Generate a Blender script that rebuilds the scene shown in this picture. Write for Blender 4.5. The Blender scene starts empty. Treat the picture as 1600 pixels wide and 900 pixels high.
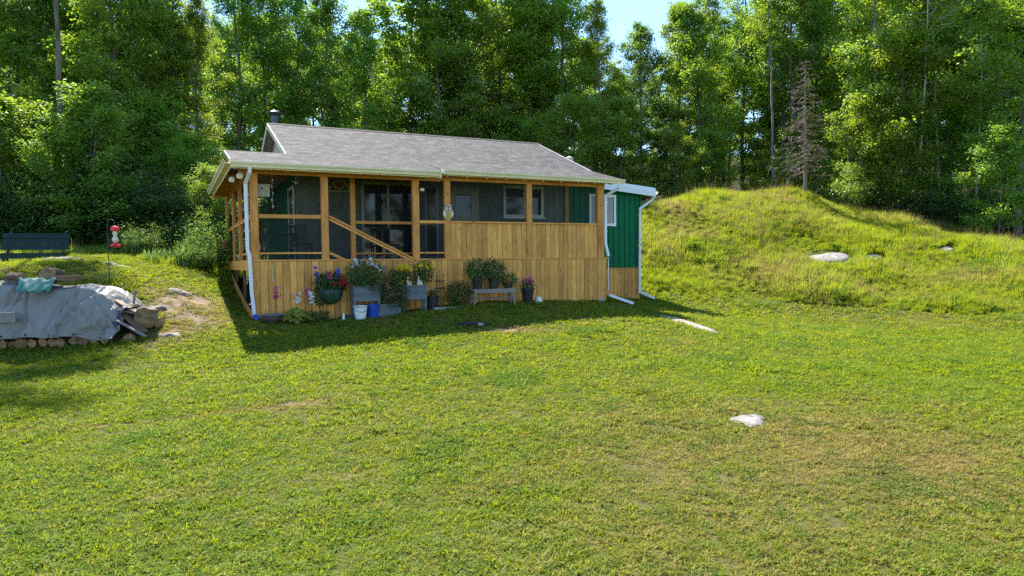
import bpy, math, random
import numpy as np

# ------------------------------------------------------------------ camera, sky, sun, exposure
S = bpy.context.scene
R = math.radians
ZC = 2.2                                   # camera height over the near lawn (m)
cam_d = bpy.data.cameras.new('camera')
cam = bpy.data.objects.new('camera', cam_d)
S.collection.objects.link(cam)
S.camera = cam
cam_d.sensor_width = 36.0
cam_d.lens = 36.0 * 1085.0 / 1600.0
cam_d.clip_end = 2000.0
cam.location = (0, 0, ZC)
def _cam_matrix(pitch, roll):
    from mathutils import Matrix, Vector
    cp, sp, cr, sr = math.cos(pitch), math.sin(pitch), math.cos(roll), math.sin(roll)
    fw = Vector((0, cp, -sp)); up = Vector((0, sp, cp)); rt = Vector((1, 0, 0))
    rt2 = rt * cr + up * sr; up2 = up * cr - rt * sr
    return Matrix((rt2, up2, -fw)).transposed().to_euler()
cam.rotation_euler = _cam_matrix(R(2.12), R(-0.595))

SUN_AZ, SUN_EL = 28.0, 51.0                # the sun stands behind the cabin, to the left
world = bpy.data.worlds.new('World'); S.world = world
world.use_nodes = True
_nt = world.node_tree; _nt.nodes.clear()
_sky = _nt.nodes.new('ShaderNodeTexSky'); _sky.sky_type = 'NISHITA'; _sky.sun_disc = False
_sky.sun_elevation = R(SUN_EL); _sky.sun_rotation = R(-SUN_AZ)
_sky.air_density = 1.0; _sky.dust_density = 0.0; _sky.ozone_density = 5.0
_bg = _nt.nodes.new('ShaderNodeBackground'); _bg.inputs['Strength'].default_value = 0.125
_wo = _nt.nodes.new('ShaderNodeOutputWorld')
_nt.links.new(_sky.outputs[0], _bg.inputs[0]); _nt.links.new(_bg.outputs[0], _wo.inputs[0])
sun_d = bpy.data.lights.new('sun', 'SUN'); sun_d.energy = 5.0; sun_d.angle = R(0.53); sun_d.color = (1.0, 0.93, 0.82)
sun = bpy.data.objects.new('sun', sun_d); S.collection.objects.link(sun)
sun.rotation_euler = (R(-(90 - SUN_EL)), 0, R(SUN_AZ))
sun.location = (-20, 40, 50)
vs = S.view_settings
vs.view_transform = 'Standard'; vs.look = 'None'; vs.gamma = 1.0; vs.use_curve_mapping = False
vs.exposure = 1.55
cy = S.cycles
cy.max_bounces = 7; cy.diffuse_bounces = 3; cy.glossy_bounces = 2; cy.transmission_bounces = 4; cy.transparent_max_bounces = 10
cy.caustics_reflective = False; cy.caustics_refractive = False
cy.sample_clamp_indirect = 4.0
cy.use_denoising = False

ORD = ['', 'first', 'second', 'third', 'fourth', 'fifth', 'sixth', 'seventh', 'eighth', 'ninth', 'tenth', 'eleventh', 'twelfth', 'thirteenth', 'fourteenth', 'fifteenth', 'sixteenth', 'seventeenth', 'eighteenth', 'nineteenth', 'twentieth'] + ['twenty-' + w for w in ('first', 'second', 'third', 'fourth', 'fifth', 'sixth', 'seventh', 'eighth', 'ninth')]
rng = np.random.default_rng(7)
random.seed(7)
COL = S.collection

# ------------------------------------------------------------------ helpers
def tag(o, label=None, cat=None, group=None, kind=None):
    if label: o['label'] = label
    if cat: o['category'] = cat
    if group: o['group'] = group
    if kind: o['kind'] = kind
    return o

def empty(name, loc=(0, 0, 0), rz=0.0, parent=None):
    o = bpy.data.objects.new(name, None); COL.objects.link(o)
    o.empty_display_size = 0.2
    o.location = loc; o.rotation_euler = (0, 0, rz)
    if parent: o.parent = parent
    return o

def link(name, me, parent=None, loc=(0, 0, 0), rot=(0, 0, 0), scale=(1, 1, 1)):
    o = bpy.data.objects.new(name, me); COL.objects.link(o)
    o.location = loc; o.rotation_euler = rot; o.scale = scale
    if parent: o.parent = parent
    return o

def copy_tree(o, parent=None):
    c = o.copy(); COL.objects.link(c)
    if parent: c.parent = parent
    for ch in list(o.children): copy_tree(ch, c)
    return c

def quad_mesh(name, V, Q, mat=None, smooth=False):
    """fast mesh: V (N,3), Q (M,4) quads"""
    V = np.ascontiguousarray(V, dtype=np.float32); Q = np.ascontiguousarray(Q, dtype=np.int32)
    me = bpy.data.meshes.new(name)
    me.vertices.add(len(V)); me.vertices.foreach_set('co', V.ravel())
    me.loops.add(Q.size); me.loops.foreach_set('vertex_index', Q.ravel())
    me.polygons.add(len(Q))
    me.polygons.foreach_set('loop_start', np.arange(0, Q.size, Q.shape[1], dtype=np.int32))
    me.polygons.foreach_set('use_smooth', np.full(len(Q), bool(smooth)))
    me.update(calc_edges=True)
    if mat: me.materials.append(mat)
    return me

class MB:
    """collects shapes and links them as one mesh"""
    def __init__(s): s.v = []; s.f = []
    def add(s, vs, fs):
        b = len(s.v); s.v += [tuple(map(float, p)) for p in vs]; s.f += [tuple(i + b for i in f) for f in fs]; return s
    def box(s, x0, x1, y0, y1, z0, z1):
        return s.add([(x0, y0, z0), (x1, y0, z0), (x1, y1, z0), (x0, y1, z0), (x0, y0, z1), (x1, y0, z1), (x1, y1, z1), (x0, y1, z1)],
                     [(0, 3, 2, 1), (4, 5, 6, 7), (0, 1, 5, 4), (1, 2, 6, 5), (2, 3, 7, 6), (3, 0, 4, 7)])
    def cbox(s, x0, x1, y0, y1, z0, z1, c=0.006):
        """box with its four upright edges chamfered (front and back)"""
        pts = [(x0 + c, y0), (x1 - c, y0), (x1, y0 + c), (x1, y1 - c), (x1 - c, y1), (x0 + c, y1), (x0, y1 - c), (x0, y0 + c)]
        return s.prism(pts, z0, z1)
    def prism(s, pts, z0, z1):
        n = len(pts)
        return s.add([(p[0], p[1], z0) for p in pts] + [(p[0], p[1], z1) for p in pts],
                     [tuple(range(n))[::-1], tuple(range(n, 2 * n))] + [(i, (i + 1) % n, n + (i + 1) % n, n + i) for i in range(n)])
    def bar(s, a, b, w, h, up=(0, 0, 1)):
        """rectangular bar from a to b, w across, h along up"""
        a = np.array(a, float); b = np.array(b, float); d = b - a; d /= np.linalg.norm(d)
        up = np.array(up, float); sd = np.cross(d, up); sd /= max(np.linalg.norm(sd), 1e-9); up2 = np.cross(sd, d)
        q = [sd * w / 2 * i + up2 * h / 2 * j for i, j in ((-1, -1), (1, -1), (1, 1), (-1, 1))]
        return s.add([a + p for p in q] + [b + p for p in q], [(0, 1, 2, 3), (7, 6, 5, 4), (0, 4, 5, 1), (1, 5, 6, 2), (2, 6, 7, 3), (3, 7, 4, 0)])
    def tube(s, pts, rad, n=8, cap=True):
        pts = [np.array(p, float) for p in pts]
        if not hasattr(rad, '__len__'): rad = [rad] * len(pts)
        b = len(s.v); ref = np.array((0.13, 0.31, 0.94))
        for i, p in enumerate(pts):
            d = pts[min(i + 1, len(pts) - 1)] - pts[max(i - 1, 0)]; d /= max(np.linalg.norm(d), 1e-9)
            r0 = ref if abs(d @ ref) < 0.95 else np.array((1.0, 0.1, 0))
            sd = np.cross(d, r0); sd /= np.linalg.norm(sd); up = np.cross(sd, d)
            for k in range(n):
                a = 2 * math.pi * k / n
                s.v.append(tuple(p + (sd * math.cos(a) + up * math.sin(a)) * rad[i]))
        for i in range(len(pts) - 1):
            for k in range(n):
                s.f.append((b + i * n + k, b + i * n + (k + 1) % n, b + (i + 1) * n + (k + 1) % n, b + (i + 1) * n + k))
        if cap:
            s.f.append(tuple(b + k for k in range(n))[::-1]); s.f.append(tuple(b + (len(pts) - 1) * n + k for k in range(n)))
        return s
    def lathe(s, prof, n=18, c=(0, 0, 0), sx=1.0, sy=1.0):
        b = len(s.v)
        for r, z in prof:
            for k in range(n):
                a = 2 * math.pi * k / n
                s.v.append((c[0] + r * math.cos(a) * sx, c[1] + r * math.sin(a) * sy, c[2] + z))
        for i in range(len(prof) - 1):
            for k in range(n):
                s.f.append((b + i * n + k, b + i * n + (k + 1) % n, b + (i + 1) * n + (k + 1) % n, b + (i + 1) * n + k))
        if prof[0][0] > 1e-6: s.f.append(tuple(b + k for k in range(n))[::-1])
        if prof[-1][0] > 1e-6: s.f.append(tuple(b + (len(prof) - 1) * n + k for k in range(n)))
        return s
    def mesh(s, name, mat, smooth=False):
        me = bpy.data.meshes.new(name); me.from_pydata(s.v, [], s.f); me.update()
        if smooth: me.polygons.foreach_set('use_smooth', np.ones(len(me.polygons), dtype=bool))
        if mat: me.materials.append(mat)
        return me
    def build(s, name, mat, parent=None, loc=(0, 0, 0), rot=(0, 0, 0), smooth=False, bevel=0.0):
        o = link(name, s.mesh(name, mat, smooth), parent, loc, rot)
        if bevel:
            m = o.modifiers.new('bevel', 'BEVEL'); m.width = bevel; m.segments = 1; m.limit_method = 'ANGLE'
        return o

# ------------------------------------------------------------------ materials
def _ramp(nt, fac, stops):
    r = nt.nodes.new('ShaderNodeValToRGB'); nt.links.new(fac, r.inputs[0])
    e = r.color_ramp.elements
    while len(e) < len(stops): e.new(0.5)
    for i, (p, c) in enumerate(stops): e[i].position = p; e[i].color = (*c, 1)
    return r.outputs[0]
def _noise(nt, co, scale, detail=4, rough=0.6, dim='3D'):
    n = nt.nodes.new('ShaderNodeTexNoise'); n.inputs['Scale'].default_value = scale; n.inputs['Detail'].default_value = detail
    n.inputs['Roughness'].default_value = rough
    if co: nt.links.new(co, n.inputs['Vector'])
    return n.outputs['Fac']
def _map(nt, co, sc, off=None):
    m = nt.nodes.new('ShaderNodeMapping'); m.inputs['Scale'].default_value = sc; nt.links.new(co, m.inputs['Vector'])
    if off is not None: nt.links.new(off, m.inputs['Location'])
    return m.outputs[0]
def _mix(nt, a, b, fac, mode='MIX'):
    m = nt.nodes.new('ShaderNodeMix'); m.data_type = 'RGBA'; m.blend_type = mode
    for sock, val in ((m.inputs[0], fac), (m.inputs[6], a), (m.inputs[7], b)):
        if hasattr(val, 'is_output') or isinstance(val, bpy.types.NodeSocket): nt.links.new(val, sock)
        elif hasattr(val, '__len__'): sock.default_value = (*val, 1)
        else: sock.default_value = val
    return m.outputs[2]
def _math(nt, op, a, b=None):
    m = nt.nodes.new('ShaderNodeMath'); m.operation = op
    for i, val in enumerate((a, b)):
        if val is None: continue
        if isinstance(val, bpy.types.NodeSocket): nt.links.new(val, m.inputs[i])
        else: m.inputs[i].default_value = val
    return m.outputs[0]
def new_mat(name):
    m = bpy.data.materials.new(name); m.use_nodes = True; nt = m.node_tree; nt.nodes.clear()
    out = nt.nodes.new('ShaderNodeOutputMaterial')
    return m, nt, out
def principled(name, c0, c1=None, rough=0.7, scale=6.0, metal=0.0, spec=0.4, bump=0.0, bscale=40.0, rnd=0.0, coord='Object', stretch=(1, 1, 1), mid=(0.35, 0.7)):
    m, nt, out = new_mat(name)
    b = nt.nodes.new('ShaderNodeBsdfPrincipled'); nt.links.new(b.outputs[0], out.inputs[0])
    b.inputs['Roughness'].default_value = rough; b.inputs['Metallic'].default_value = metal
    b.inputs['Specular IOR Level'].default_value = spec
    tc = nt.nodes.new('ShaderNodeTexCoord'); oi = nt.nodes.new('ShaderNodeObjectInfo')
    rv = _math(nt, 'MULTIPLY', oi.outputs['Random'], 31.7)
    co = _map(nt, tc.outputs[coord], stretch, rv)
    col = _ramp(nt, _noise(nt, co, scale), [(mid[0], c0), (mid[1], c1 or c0)])
    if rnd:
        hs = nt.nodes.new('ShaderNodeHueSaturation')
        nt.links.new(_math(nt, 'ADD', _math(nt, 'MULTIPLY', oi.outputs['Random'], 2 * rnd), 1.0 - rnd), hs.inputs['Value'])
        nt.links.new(col, hs.inputs['Color']); col = hs.outputs[0]
    nt.links.new(col, b.inputs['Base Color'])
    if bump:
        bp = nt.nodes.new('ShaderNodeBump'); bp.inputs['Strength'].default_value = bump; bp.inputs['Distance'].default_value = 0.02
        nt.links.new(_noise(nt, co, bscale, 3), bp.inputs['Height']); nt.links.new(bp.outputs[0], b.inputs['Normal'])
    return m
def wood_mat(name, dark, light, axis=2, rnd=0.16, rough=0.62, knots=True):
    m, nt, out = new_mat(name)
    b = nt.nodes.new('ShaderNodeBsdfPrincipled'); nt.links.new(b.outputs[0], out.inputs[0])
    b.inputs['Roughness'].default_value = rough; b.inputs['Specular IOR Level'].default_value = 0.3
    tc = nt.nodes.new('ShaderNodeTexCoord'); oi = nt.nodes.new('ShaderNodeObjectInfo')
    rv = _math(nt, 'MULTIPLY', oi.outputs['Random'], 57.3)
    st = [1.0, 1.0, 1.0]; st[axis] = 0.07
    co = _map(nt, tc.outputs['Object'], st, rv)
    grain = _noise(nt, co, 34.0, 5, 0.65)
    col = _ramp(nt, grain, [(0.3, dark), (0.68, light)])
    st2 = [1.0, 1.0, 1.0]; st2[axis] = 0.5
    blotch = _noise(nt, _map(nt, tc.outputs['Object'], st2, rv), 2.6, 3)
    col = _mix(nt, col, [x * 0.62 for x in dark], _math(nt, 'MULTIPLY', _math(nt, 'SUBTRACT', blotch, 0.48), 2.2) , 'MIX')
    if knots:
        st3 = [1.0, 1.0, 1.0]; st3[axis] = 0.35
        vo = nt.nodes.new('ShaderNodeTexVoronoi'); vo.inputs['Scale'].default_value = 5.0
        nt.links.new(_map(nt, tc.outputs['Object'], st3, rv), vo.inputs['Vector'])
        k = _ramp(nt, vo.outputs['Distance'], [(0.05, (1, 1, 1)), (0.13, (0, 0, 0))])
        col = _mix(nt, col, (0.09, 0.04, 0.015), _math(nt, 'MULTIPLY', k, 0.75))
    hs = nt.nodes.new('ShaderNodeHueSaturation')
    nt.links.new(_math(nt, 'ADD', _math(nt, 'MULTIPLY', oi.outputs['Random'], 2 * rnd), 1.0 - rnd), hs.inputs['Value'])
    nt.links.new(col, hs.inputs['Color'])
    nt.links.new(hs.outputs[0], b.inputs['Base Color'])
    bp = nt.nodes.new('ShaderNodeBump'); bp.inputs['Strength'].default_value = 0.25; bp.inputs['Distance'].default_value = 0.01
    nt.links.new(grain, bp.inputs['Height']); nt.links.new(bp.outputs[0], b.inputs['Normal'])
    return m
def leaf_mat(name, dark, light, trans, tmix=0.45, gloss=0.045, rnd=0.3, grough=0.42):
    """leaves: diffuse + light let through + a little sheen; every leaf and every plant its own tone"""
    m, nt, out = new_mat(name)
    geo = nt.nodes.new('ShaderNodeNewGeometry'); oi = nt.nodes.new('ShaderNodeObjectInfo')
    col = _ramp(nt, geo.outputs['Random Per Island'], [(0.0, dark), (1.0, light)])
    hs = nt.nodes.new('ShaderNodeHueSaturation'); nt.links.new(col, hs.inputs['Color'])
    nt.links.new(_math(nt, 'ADD', _math(nt, 'MULTIPLY', oi.outputs['Random'], 2 * rnd), 1.0 - rnd), hs.inputs['Value'])
    nt.links.new(_math(nt, 'ADD', _math(nt, 'MULTIPLY', oi.outputs['Random'], 0.05), 0.475), hs.inputs['Hue'])
    d = nt.nodes.new('ShaderNodeBsdfDiffuse'); nt.links.new(hs.outputs[0], d.inputs[0])
    t = nt.nodes.new('ShaderNodeBsdfTranslucent')
    tcol = _mix(nt, hs.outputs[0], trans, 0.75); nt.links.new(tcol, t.inputs[0])
    g = nt.nodes.new('ShaderNodeBsdfGlossy'); g.inputs['Roughness'].default_value = grough; g.inputs[0].default_value = (0.8, 0.9, 0.8, 1)
    m1 = nt.nodes.new('ShaderNodeMixShader'); m1.inputs[0].default_value = tmix
    nt.links.new(d.outputs[0], m1.inputs[1]); nt.links.new(t.outputs[0], m1.inputs[2])
    m2 = nt.nodes.new('ShaderNodeMixShader'); m2.inputs[0].default_value = gloss
    nt.links.new(m1.outputs[0], m2.inputs[1]); nt.links.new(g.outputs[0], m2.inputs[2])
    nt.links.new(m2.outputs[0], out.inputs[0])
    return m
def screen_mat(name, opac):
    m, nt, out = new_mat(name)
    d = nt.nodes.new('ShaderNodeBsdfDiffuse'); d.inputs[0].default_value = (0.026, 0.030, 0.030, 1)
    t = nt.nodes.new('ShaderNodeBsdfTransparent')
    tc = nt.nodes.new('ShaderNodeTexCoord')
    n = _noise(nt, tc.outputs['Object'], 3.0, 2)
    mx = nt.nodes.new('ShaderNodeMixShader')
    nt.links.new(_math(nt, 'ADD', _math(nt, 'MULTIPLY', n, 0.16), opac - 0.08), mx.inputs[0])
    nt.links.new(t.outputs[0], mx.inputs[1]); nt.links.new(d.outputs[0], mx.inputs[2]); nt.links.new(mx.outputs[0], out.inputs[0])
    return m

M = {}
M['cedar'] = wood_mat('cedar_boards', (0.50, 0.215, 0.042), (0.85, 0.435, 0.108), rnd=0.25)
M['cedar_x'] = wood_mat('cedar_rails', (0.54, 0.205, 0.036), (0.84, 0.39, 0.095), axis=0)
M['cedar_y'] = wood_mat('cedar_side_rails', (0.54, 0.205, 0.036), (0.84, 0.39, 0.095), axis=1)
M['post'] = wood_mat('post_wood', (0.50, 0.19, 0.038), (0.80, 0.365, 0.095), rnd=0.08)
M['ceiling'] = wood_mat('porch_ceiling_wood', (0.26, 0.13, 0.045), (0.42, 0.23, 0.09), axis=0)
M['greywood'] = wood_mat('weathered_grey_wood', (0.14, 0.12, 0.10), (0.30, 0.27, 0.23), axis=0, knots=False)
M['dirtwood'] = wood_mat('dirty_brown_wood', (0.095, 0.058, 0.030), (0.21, 0.135, 0.07), axis=0, knots=False)
M['planter'] = wood_mat('grey_painted_planter', (0.085, 0.10, 0.105), (0.15, 0.175, 0.18), axis=0, knots=False, rnd=0.06)
M['gutter'] = principled('cream_gutter_metal', (0.74, 0.63, 0.37), (0.84, 0.73, 0.46), 0.5, 1.5, spec=0.25)
M['fascia'] = principled('white_fascia', (0.70, 0.74, 0.76), (0.80, 0.82, 0.83), 0.45, 2.0)
M['spout'] = principled('white_downspout', (0.66, 0.71, 0.74), (0.80, 0.82, 0.83), 0.4, 2.0)
M['cream'] = principled('cream_gable', (0.50, 0.46, 0.33), (0.58, 0.53, 0.40), 0.7, 3.0)
M['green'] = principled('green_steel_siding', (0.003, 0.115, 0.044), (0.005, 0.15, 0.062), 0.55, 1.2, spec=0.12)
M['wall'] = principled('grey_green_wall', (0.13, 0.15, 0.125), (0.18, 0.20, 0.17), 0.7, 2.0)
M['white'] = principled('white_window_frame', (0.74, 0.75, 0.73), (0.82, 0.82, 0.80), 0.4, 4.0)
M['trim'] = principled('putty_door_trim', (0.36, 0.34, 0.27), (0.44, 0.42, 0.34), 0.5, 4.0)
M['glass'] = principled('glass_over_dark_room', (0.012, 0.016, 0.016), (0.018, 0.022, 0.022), 0.04, 1.0, spec=0.8)  # darkness of the closed rooms behind is put into the pane colour
M['black'] = principled('black_metal', (0.015, 0.015, 0.017), (0.03, 0.03, 0.033), 0.45, 12.0)
M['pipe'] = principled('dark_stove_pipe', (0.05, 0.055, 0.065), (0.10, 0.105, 0.12), 0.35, 8.0, metal=0.6)
M['concrete'] = principled('concrete', (0.30, 0.29, 0.27), (0.45, 0.44, 0.41), 0.9, 9.0, bump=0.4)
M['screen'] = screen_mat('insect_screen', 0.36)
M['screen_dark'] = screen_mat('insect_screen_dark', 0.47)
M['screen_clear'] = screen_mat('insect_screen_clear', 0.28)
M['screen_low'] = screen_mat('insect_screen_low', 0.5)
M['granite'] = principled('pale_granite', (0.16, 0.135, 0.12), (0.36, 0.325, 0.30), 0.85, 5.0, bump=0.8, bscale=18.0)
M['granite_lit'] = principled('lightened_granite', (0.20, 0.18, 0.16), (0.40, 0.37, 0.34), 0.85, 5.0, bump=0.6, bscale=18.0)  # granite again, its colour lightened for the sunlit look of the mound rocks
M['rock'] = principled('grey_rock', (0.14, 0.12, 0.095), (0.34, 0.31, 0.26), 0.9, 4.0, bump=0.8, bscale=14.0)
M['bark'] = principled('grey_brown_bark', (0.075, 0.06, 0.045), (0.22, 0.19, 0.155), 0.9, 9.0, bump=0.7, bscale=30, stretch=(1, 1, 0.25))
M['bark_pale'] = principled('pale_grey_bark', (0.12, 0.105, 0.085), (0.30, 0.28, 0.24), 0.9, 7.0, bump=0.5, bscale=30, stretch=(1, 1, 0.4))
M['birch'] = principled('white_birch_bark', (0.07, 0.06, 0.055), (0.58, 0.56, 0.51), 0.8, 5.0, bump=0.3, stretch=(0.6, 0.6, 3.0), mid=(0.30, 0.46))
M['deadwood'] = principled('dead_spruce_wood', (0.17, 0.12, 0.085), (0.33, 0.25, 0.19), 0.95, 8.0)
M['soil'] = principled('dark_soil', (0.03, 0.02, 0.013), (0.07, 0.05, 0.03), 0.95, 30.0, bump=0.6)
M['bench'] = principled('dark_green_bench_paint', (0.006, 0.026, 0.022), (0.012, 0.038, 0.032), 0.5, 9.0, spec=0.2)
M['red'] = principled('red_plastic', (0.62, 0.015, 0.03), (0.70, 0.02, 0.04), 0.3, 5.0)
M['blue'] = principled('blue_plastic', (0.012, 0.06, 0.36), (0.018, 0.08, 0.44), 0.35, 5.0)
M['bucket'] = principled('white_plastic_bucket', (0.66, 0.69, 0.66), (0.78, 0.80, 0.77), 0.4, 6.0)
M['tarp'] = principled('grey_tarpaulin', (0.24, 0.245, 0.24), (0.37, 0.375, 0.36), 0.55, 2.2, bump=0.25, bscale=25)
M['teal'] = principled('teal_cloth', (0.03, 0.15, 0.115), (0.07, 0.24, 0.19), 0.6, 5.0)
M['olive'] = principled('olive_cloth', (0.08, 0.10, 0.06), (0.20, 0.21, 0.14), 0.8, 5.0)
M['navy'] = principled('navy_sheet', (0.012, 0.022, 0.05), (0.03, 0.05, 0.09), 0.5, 4.0)
M['logend'] = principled('cut_log_end', (0.13, 0.075, 0.036), (0.34, 0.22, 0.115), 0.85, 14.0, rnd=0.35)
M['logbark'] = principled('log_bark', (0.065, 0.040, 0.022), (0.17, 0.11, 0.062), 0.9, 12.0, bump=0.8, rnd=0.3)
M['mat'] = principled('dark_rubber_mat', (0.012, 0.012, 0.013), (0.03, 0.03, 0.03), 0.8, 20.0)
M['potblack'] = principled('black_plastic_pot', (0.012, 0.013, 0.015), (0.03, 0.03, 0.034), 0.5, 7.0)
M['potbrown'] = principled('brown_pot', (0.035, 0.022, 0.017), (0.075, 0.05, 0.04), 0.6, 7.0)
M['potgrey'] = principled('blue_grey_pot_rim', (0.10, 0.12, 0.15), (0.17, 0.19, 0.22), 0.5, 7.0)
M['liner'] = principled('dark_green_planter_bowl', (0.012, 0.055, 0.030), (0.025, 0.085, 0.045), 0.5, 6.0)
M['yellowpot'] = principled('ochre_pot', (0.35, 0.20, 0.03), (0.45, 0.27, 0.05), 0.6, 6.0)
M['ivory'] = principled('ivory_plastic', (0.62, 0.58, 0.36), (0.72, 0.68, 0.46), 0.45, 3.0)
M['owl'] = principled('carved_owl_wood', (0.42, 0.27, 0.10), (0.66, 0.52, 0.30), 0.6, 22.0)
M['owldark'] = principled('owl_dark_paint', (0.03, 0.022, 0.018), (0.06, 0.045, 0.035), 0.6, 10.0)
M['owlpale'] = principled('owl_pale_paint', (0.62, 0.56, 0.44), (0.75, 0.70, 0.60), 0.6, 10.0)
M['stucco'] = principled('stained_glass_red', (0.25, 0.03, 0.03), (0.40, 0.12, 0.05), 0.3, 20.0)
M['roofflash'] = principled('roof_edge_metal', (0.20, 0.19, 0.18), (0.28, 0.27, 0.26), 0.5, 3.0)
M['orange'] = principled('terracotta', (0.42, 0.17, 0.05), (0.55, 0.24, 0.08), 0.7, 9.0)
# leaves
M['leafA'] = leaf_mat('maple_leaves', (0.095, 0.185, 0.020), (0.20, 0.330, 0.036), (0.44, 0.63, 0.035), 0.45)
M['leafB'] = leaf_mat('dark_broad_leaves', (0.074, 0.168, 0.024), (0.158, 0.285, 0.042), (0.33, 0.54, 0.045), 0.43)
M['leafC'] = leaf_mat('yellow_green_leaves', (0.130, 0.220, 0.020), (0.240, 0.350, 0.036), (0.52, 0.67, 0.035), 0.46)
M['needle'] = leaf_mat('hemlock_needles', (0.020, 0.050, 0.010), (0.058, 0.105, 0.018), (0.16, 0.25, 0.02), 0.34, 0.02)
M['shrub'] = leaf_mat('shrub_leaves', (0.030, 0.078, 0.018), (0.075, 0.150, 0.030), (0.22, 0.36, 0.04), 0.42)
M['plant'] = leaf_mat('garden_leaves', (0.025, 0.070, 0.014), (0.065, 0.14, 0.026), (0.15, 0.28, 0.03), 0.35)
M['hosta'] = leaf_mat('hosta_leaves', (0.20, 0.30, 0.04), (0.34, 0.44, 0.08), (0.40, 0.50, 0.06), 0.3)
M['fern'] = leaf_mat('fern_fronds', (0.06, 0.13, 0.03), (0.13, 0.22, 0.06), (0.24, 0.36, 0.06), 0.4)
M['stalk'] = leaf_mat('dry_seed_stalks', (0.22, 0.13, 0.06), (0.42, 0.30, 0.15), (0.45, 0.33, 0.15), 0.35, 0.0)
def petal(name, c):
    return leaf_mat(name, [x * 0.75 for x in c], c, c, 0.3, gloss=0.03, rnd=0.08)
M['p_red'] = petal('red_petals', (0.55, 0.02, 0.03)); M['p_pink'] = petal('pink_petals', (0.62, 0.10, 0.26))
M['p_white'] = petal('white_petals', (0.75, 0.76, 0.74)); M['p_yellow'] = petal('yellow_petals', (0.72, 0.50, 0.01))
M['p_purple'] = petal('violet_petals', (0.28, 0.16, 0.46)); M['p_blue'] = petal('blue_petals', (0.10, 0.16, 0.60))

def tarp_mat():
    m, nt, out = new_mat('grey_tarpaulin')
    b = nt.nodes.new('ShaderNodeBsdfPrincipled'); nt.links.new(b.outputs[0], out.inputs[0]); b.inputs['Roughness'].default_value = 0.5; b.inputs['Specular IOR Level'].default_value = 0.35
    tc = nt.nodes.new('ShaderNodeTexCoord'); co = tc.outputs['Object']
    dirt = _noise(nt, co, 1.7, 6, 0.7)
    col = _ramp(nt, dirt, [(0.28, (0.16, 0.145, 0.115)), (0.40, (0.215, 0.20, 0.17)), (0.7, (0.255, 0.24, 0.21))])
    nt.links.new(col, b.inputs['Base Color'])
    n = nt.nodes.new('ShaderNodeTexNoise'); n.inputs['Scale'].default_value = 4.5; n.inputs['Detail'].default_value = 5; n.inputs['Distortion'].default_value = 0.9; nt.links.new(_map(nt, co, (1.0, 1.0, 0.55)), n.inputs['Vector'])
    ridge = _math(nt, 'ABSOLUTE', _math(nt, 'SUBTRACT', n.outputs['Fac'], 0.5))
    bp = nt.nodes.new('ShaderNodeBump'); bp.inputs['Strength'].default_value = 1.0; bp.inputs['Distance'].default_value = 0.07; nt.links.new(ridge, bp.inputs['Height']); nt.links.new(bp.outputs[0], b.inputs['Normal'])
    return m
M['tarp'] = tarp_mat()

# ------------------------------------------------------------------ terrain
CP = np.array([(-6.44,17.11,-1.5),(2.9,21.8,-1.24),(4.54,24.83,-1.33),(-7.01,18.39,-1.38),(-10.84,26.2,-0.5),(-8.64,21.71,-0.98),(-3.25,24.35,-0.98),(-0.1,27.01,-0.88),(-7.23,30.2,0.12),(2.17,31.46,-0.08),(6.3,21.5,-1.78),(-4.8,13.3,-1.8),(-0.4,16,-1.6),(1.2,18.5,-1.34),(2.35,17.65,-1.38),(0.2,17.3,-1.40),(4.0,19.6,-1.48),(-9,5.5,-2.19),(-11.7,2,-2.25),(-13.5,-4,-2.5),(-4.5,5.5,-2.17),(-5.85,2,-2.25),(-6.75,-4,-2.5),(0,5.5,-2.15),(0,2,-2.25),(0,-4,-2.5),(4.5,5.5,-2.13),(5.85,2,-2.25),(6.75,-4,-2.5),(9,5.5,-2.11),(11.7,2,-2.25),(13.5,-4,-2.5),(0,10,-1.92),(5,11,-1.95),(10,12,-2),(5,16,-1.85),(10,17,-1.98),(16,12,-2.05),(-9.3,14.4,-1.74),(-7.5,10,-1.98),(-12,11,-1.95),(-12,14.6,-1.72),(-5.57,17.2,-1.42),(-3.94,17.89,-1.43),(-3.38,18.27,-1.32),(-2.66,18.52,-1.33),(-1.94,19.09,-1.22),(-1.07,19.29,-1.2),(0.41,20.19,-1.18),(1.94,21.11,-1.23),(-14.39,21,0.2),(-11.75,18.5,-0.05),(-12.73,17.5,-0.11),(-9.95,18,-0.23),(-8.87,17.5,-0.47),(-7.63,16.2,-0.97),(-7.67,14.8,-1.43),(-9.52,22,-0.11),(-12.14,24,0.34),(-13.69,24,0.36),(-17.37,27,0.8),(-19.36,27,0.82),(-14.39,29,0.81),(-14.7,32,1.03),(5.41,25.5,-1.42),(8.86,24,-1.69),(12.46,22.5,-1.79),(14.78,20,-1.87),(7.47,27,-0.58),(12.91,28,0.07),(14.45,27.5,-0.03),(16.92,27,0.37),(17.48,24,-0.41),(15.37,24.5,-0.84),(11.43,31,1.59),(7.92,33,2.6),(6.5,34.5,2.5),(10.97,34,3.02),(13.66,34.5,3.10),(15.65,34,2.55),(17.01,33,1.92),(18.86,32,1.35),(20.55,31,0.85),(22.11,30,0.40),(10,40,2.4),(15,40,2.3),(20,38,1.6),(26,34,1.2),(30,26,0.2),(24,18,-1.6),(22,12,-1.9),(6,45,2.3),(0,40,1.2),(-8,40,0.6),(-16,38,0.6),(-24,34,0.5),(-26,22,0.2),(-20,15,-1.2),(-20,8,-1.8),(0,60,1.5),(20,60,2),(-25,60,1),(45,60,2),(-50,60,1),(50,30,1),(-50,20,0.5),(-40,0,-2),(40,0,-2),(0,90,2),(60,90,2),(-60,90,2),(0,-20,-3)])
_P = CP[:, :2]; _n = len(CP)
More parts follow.
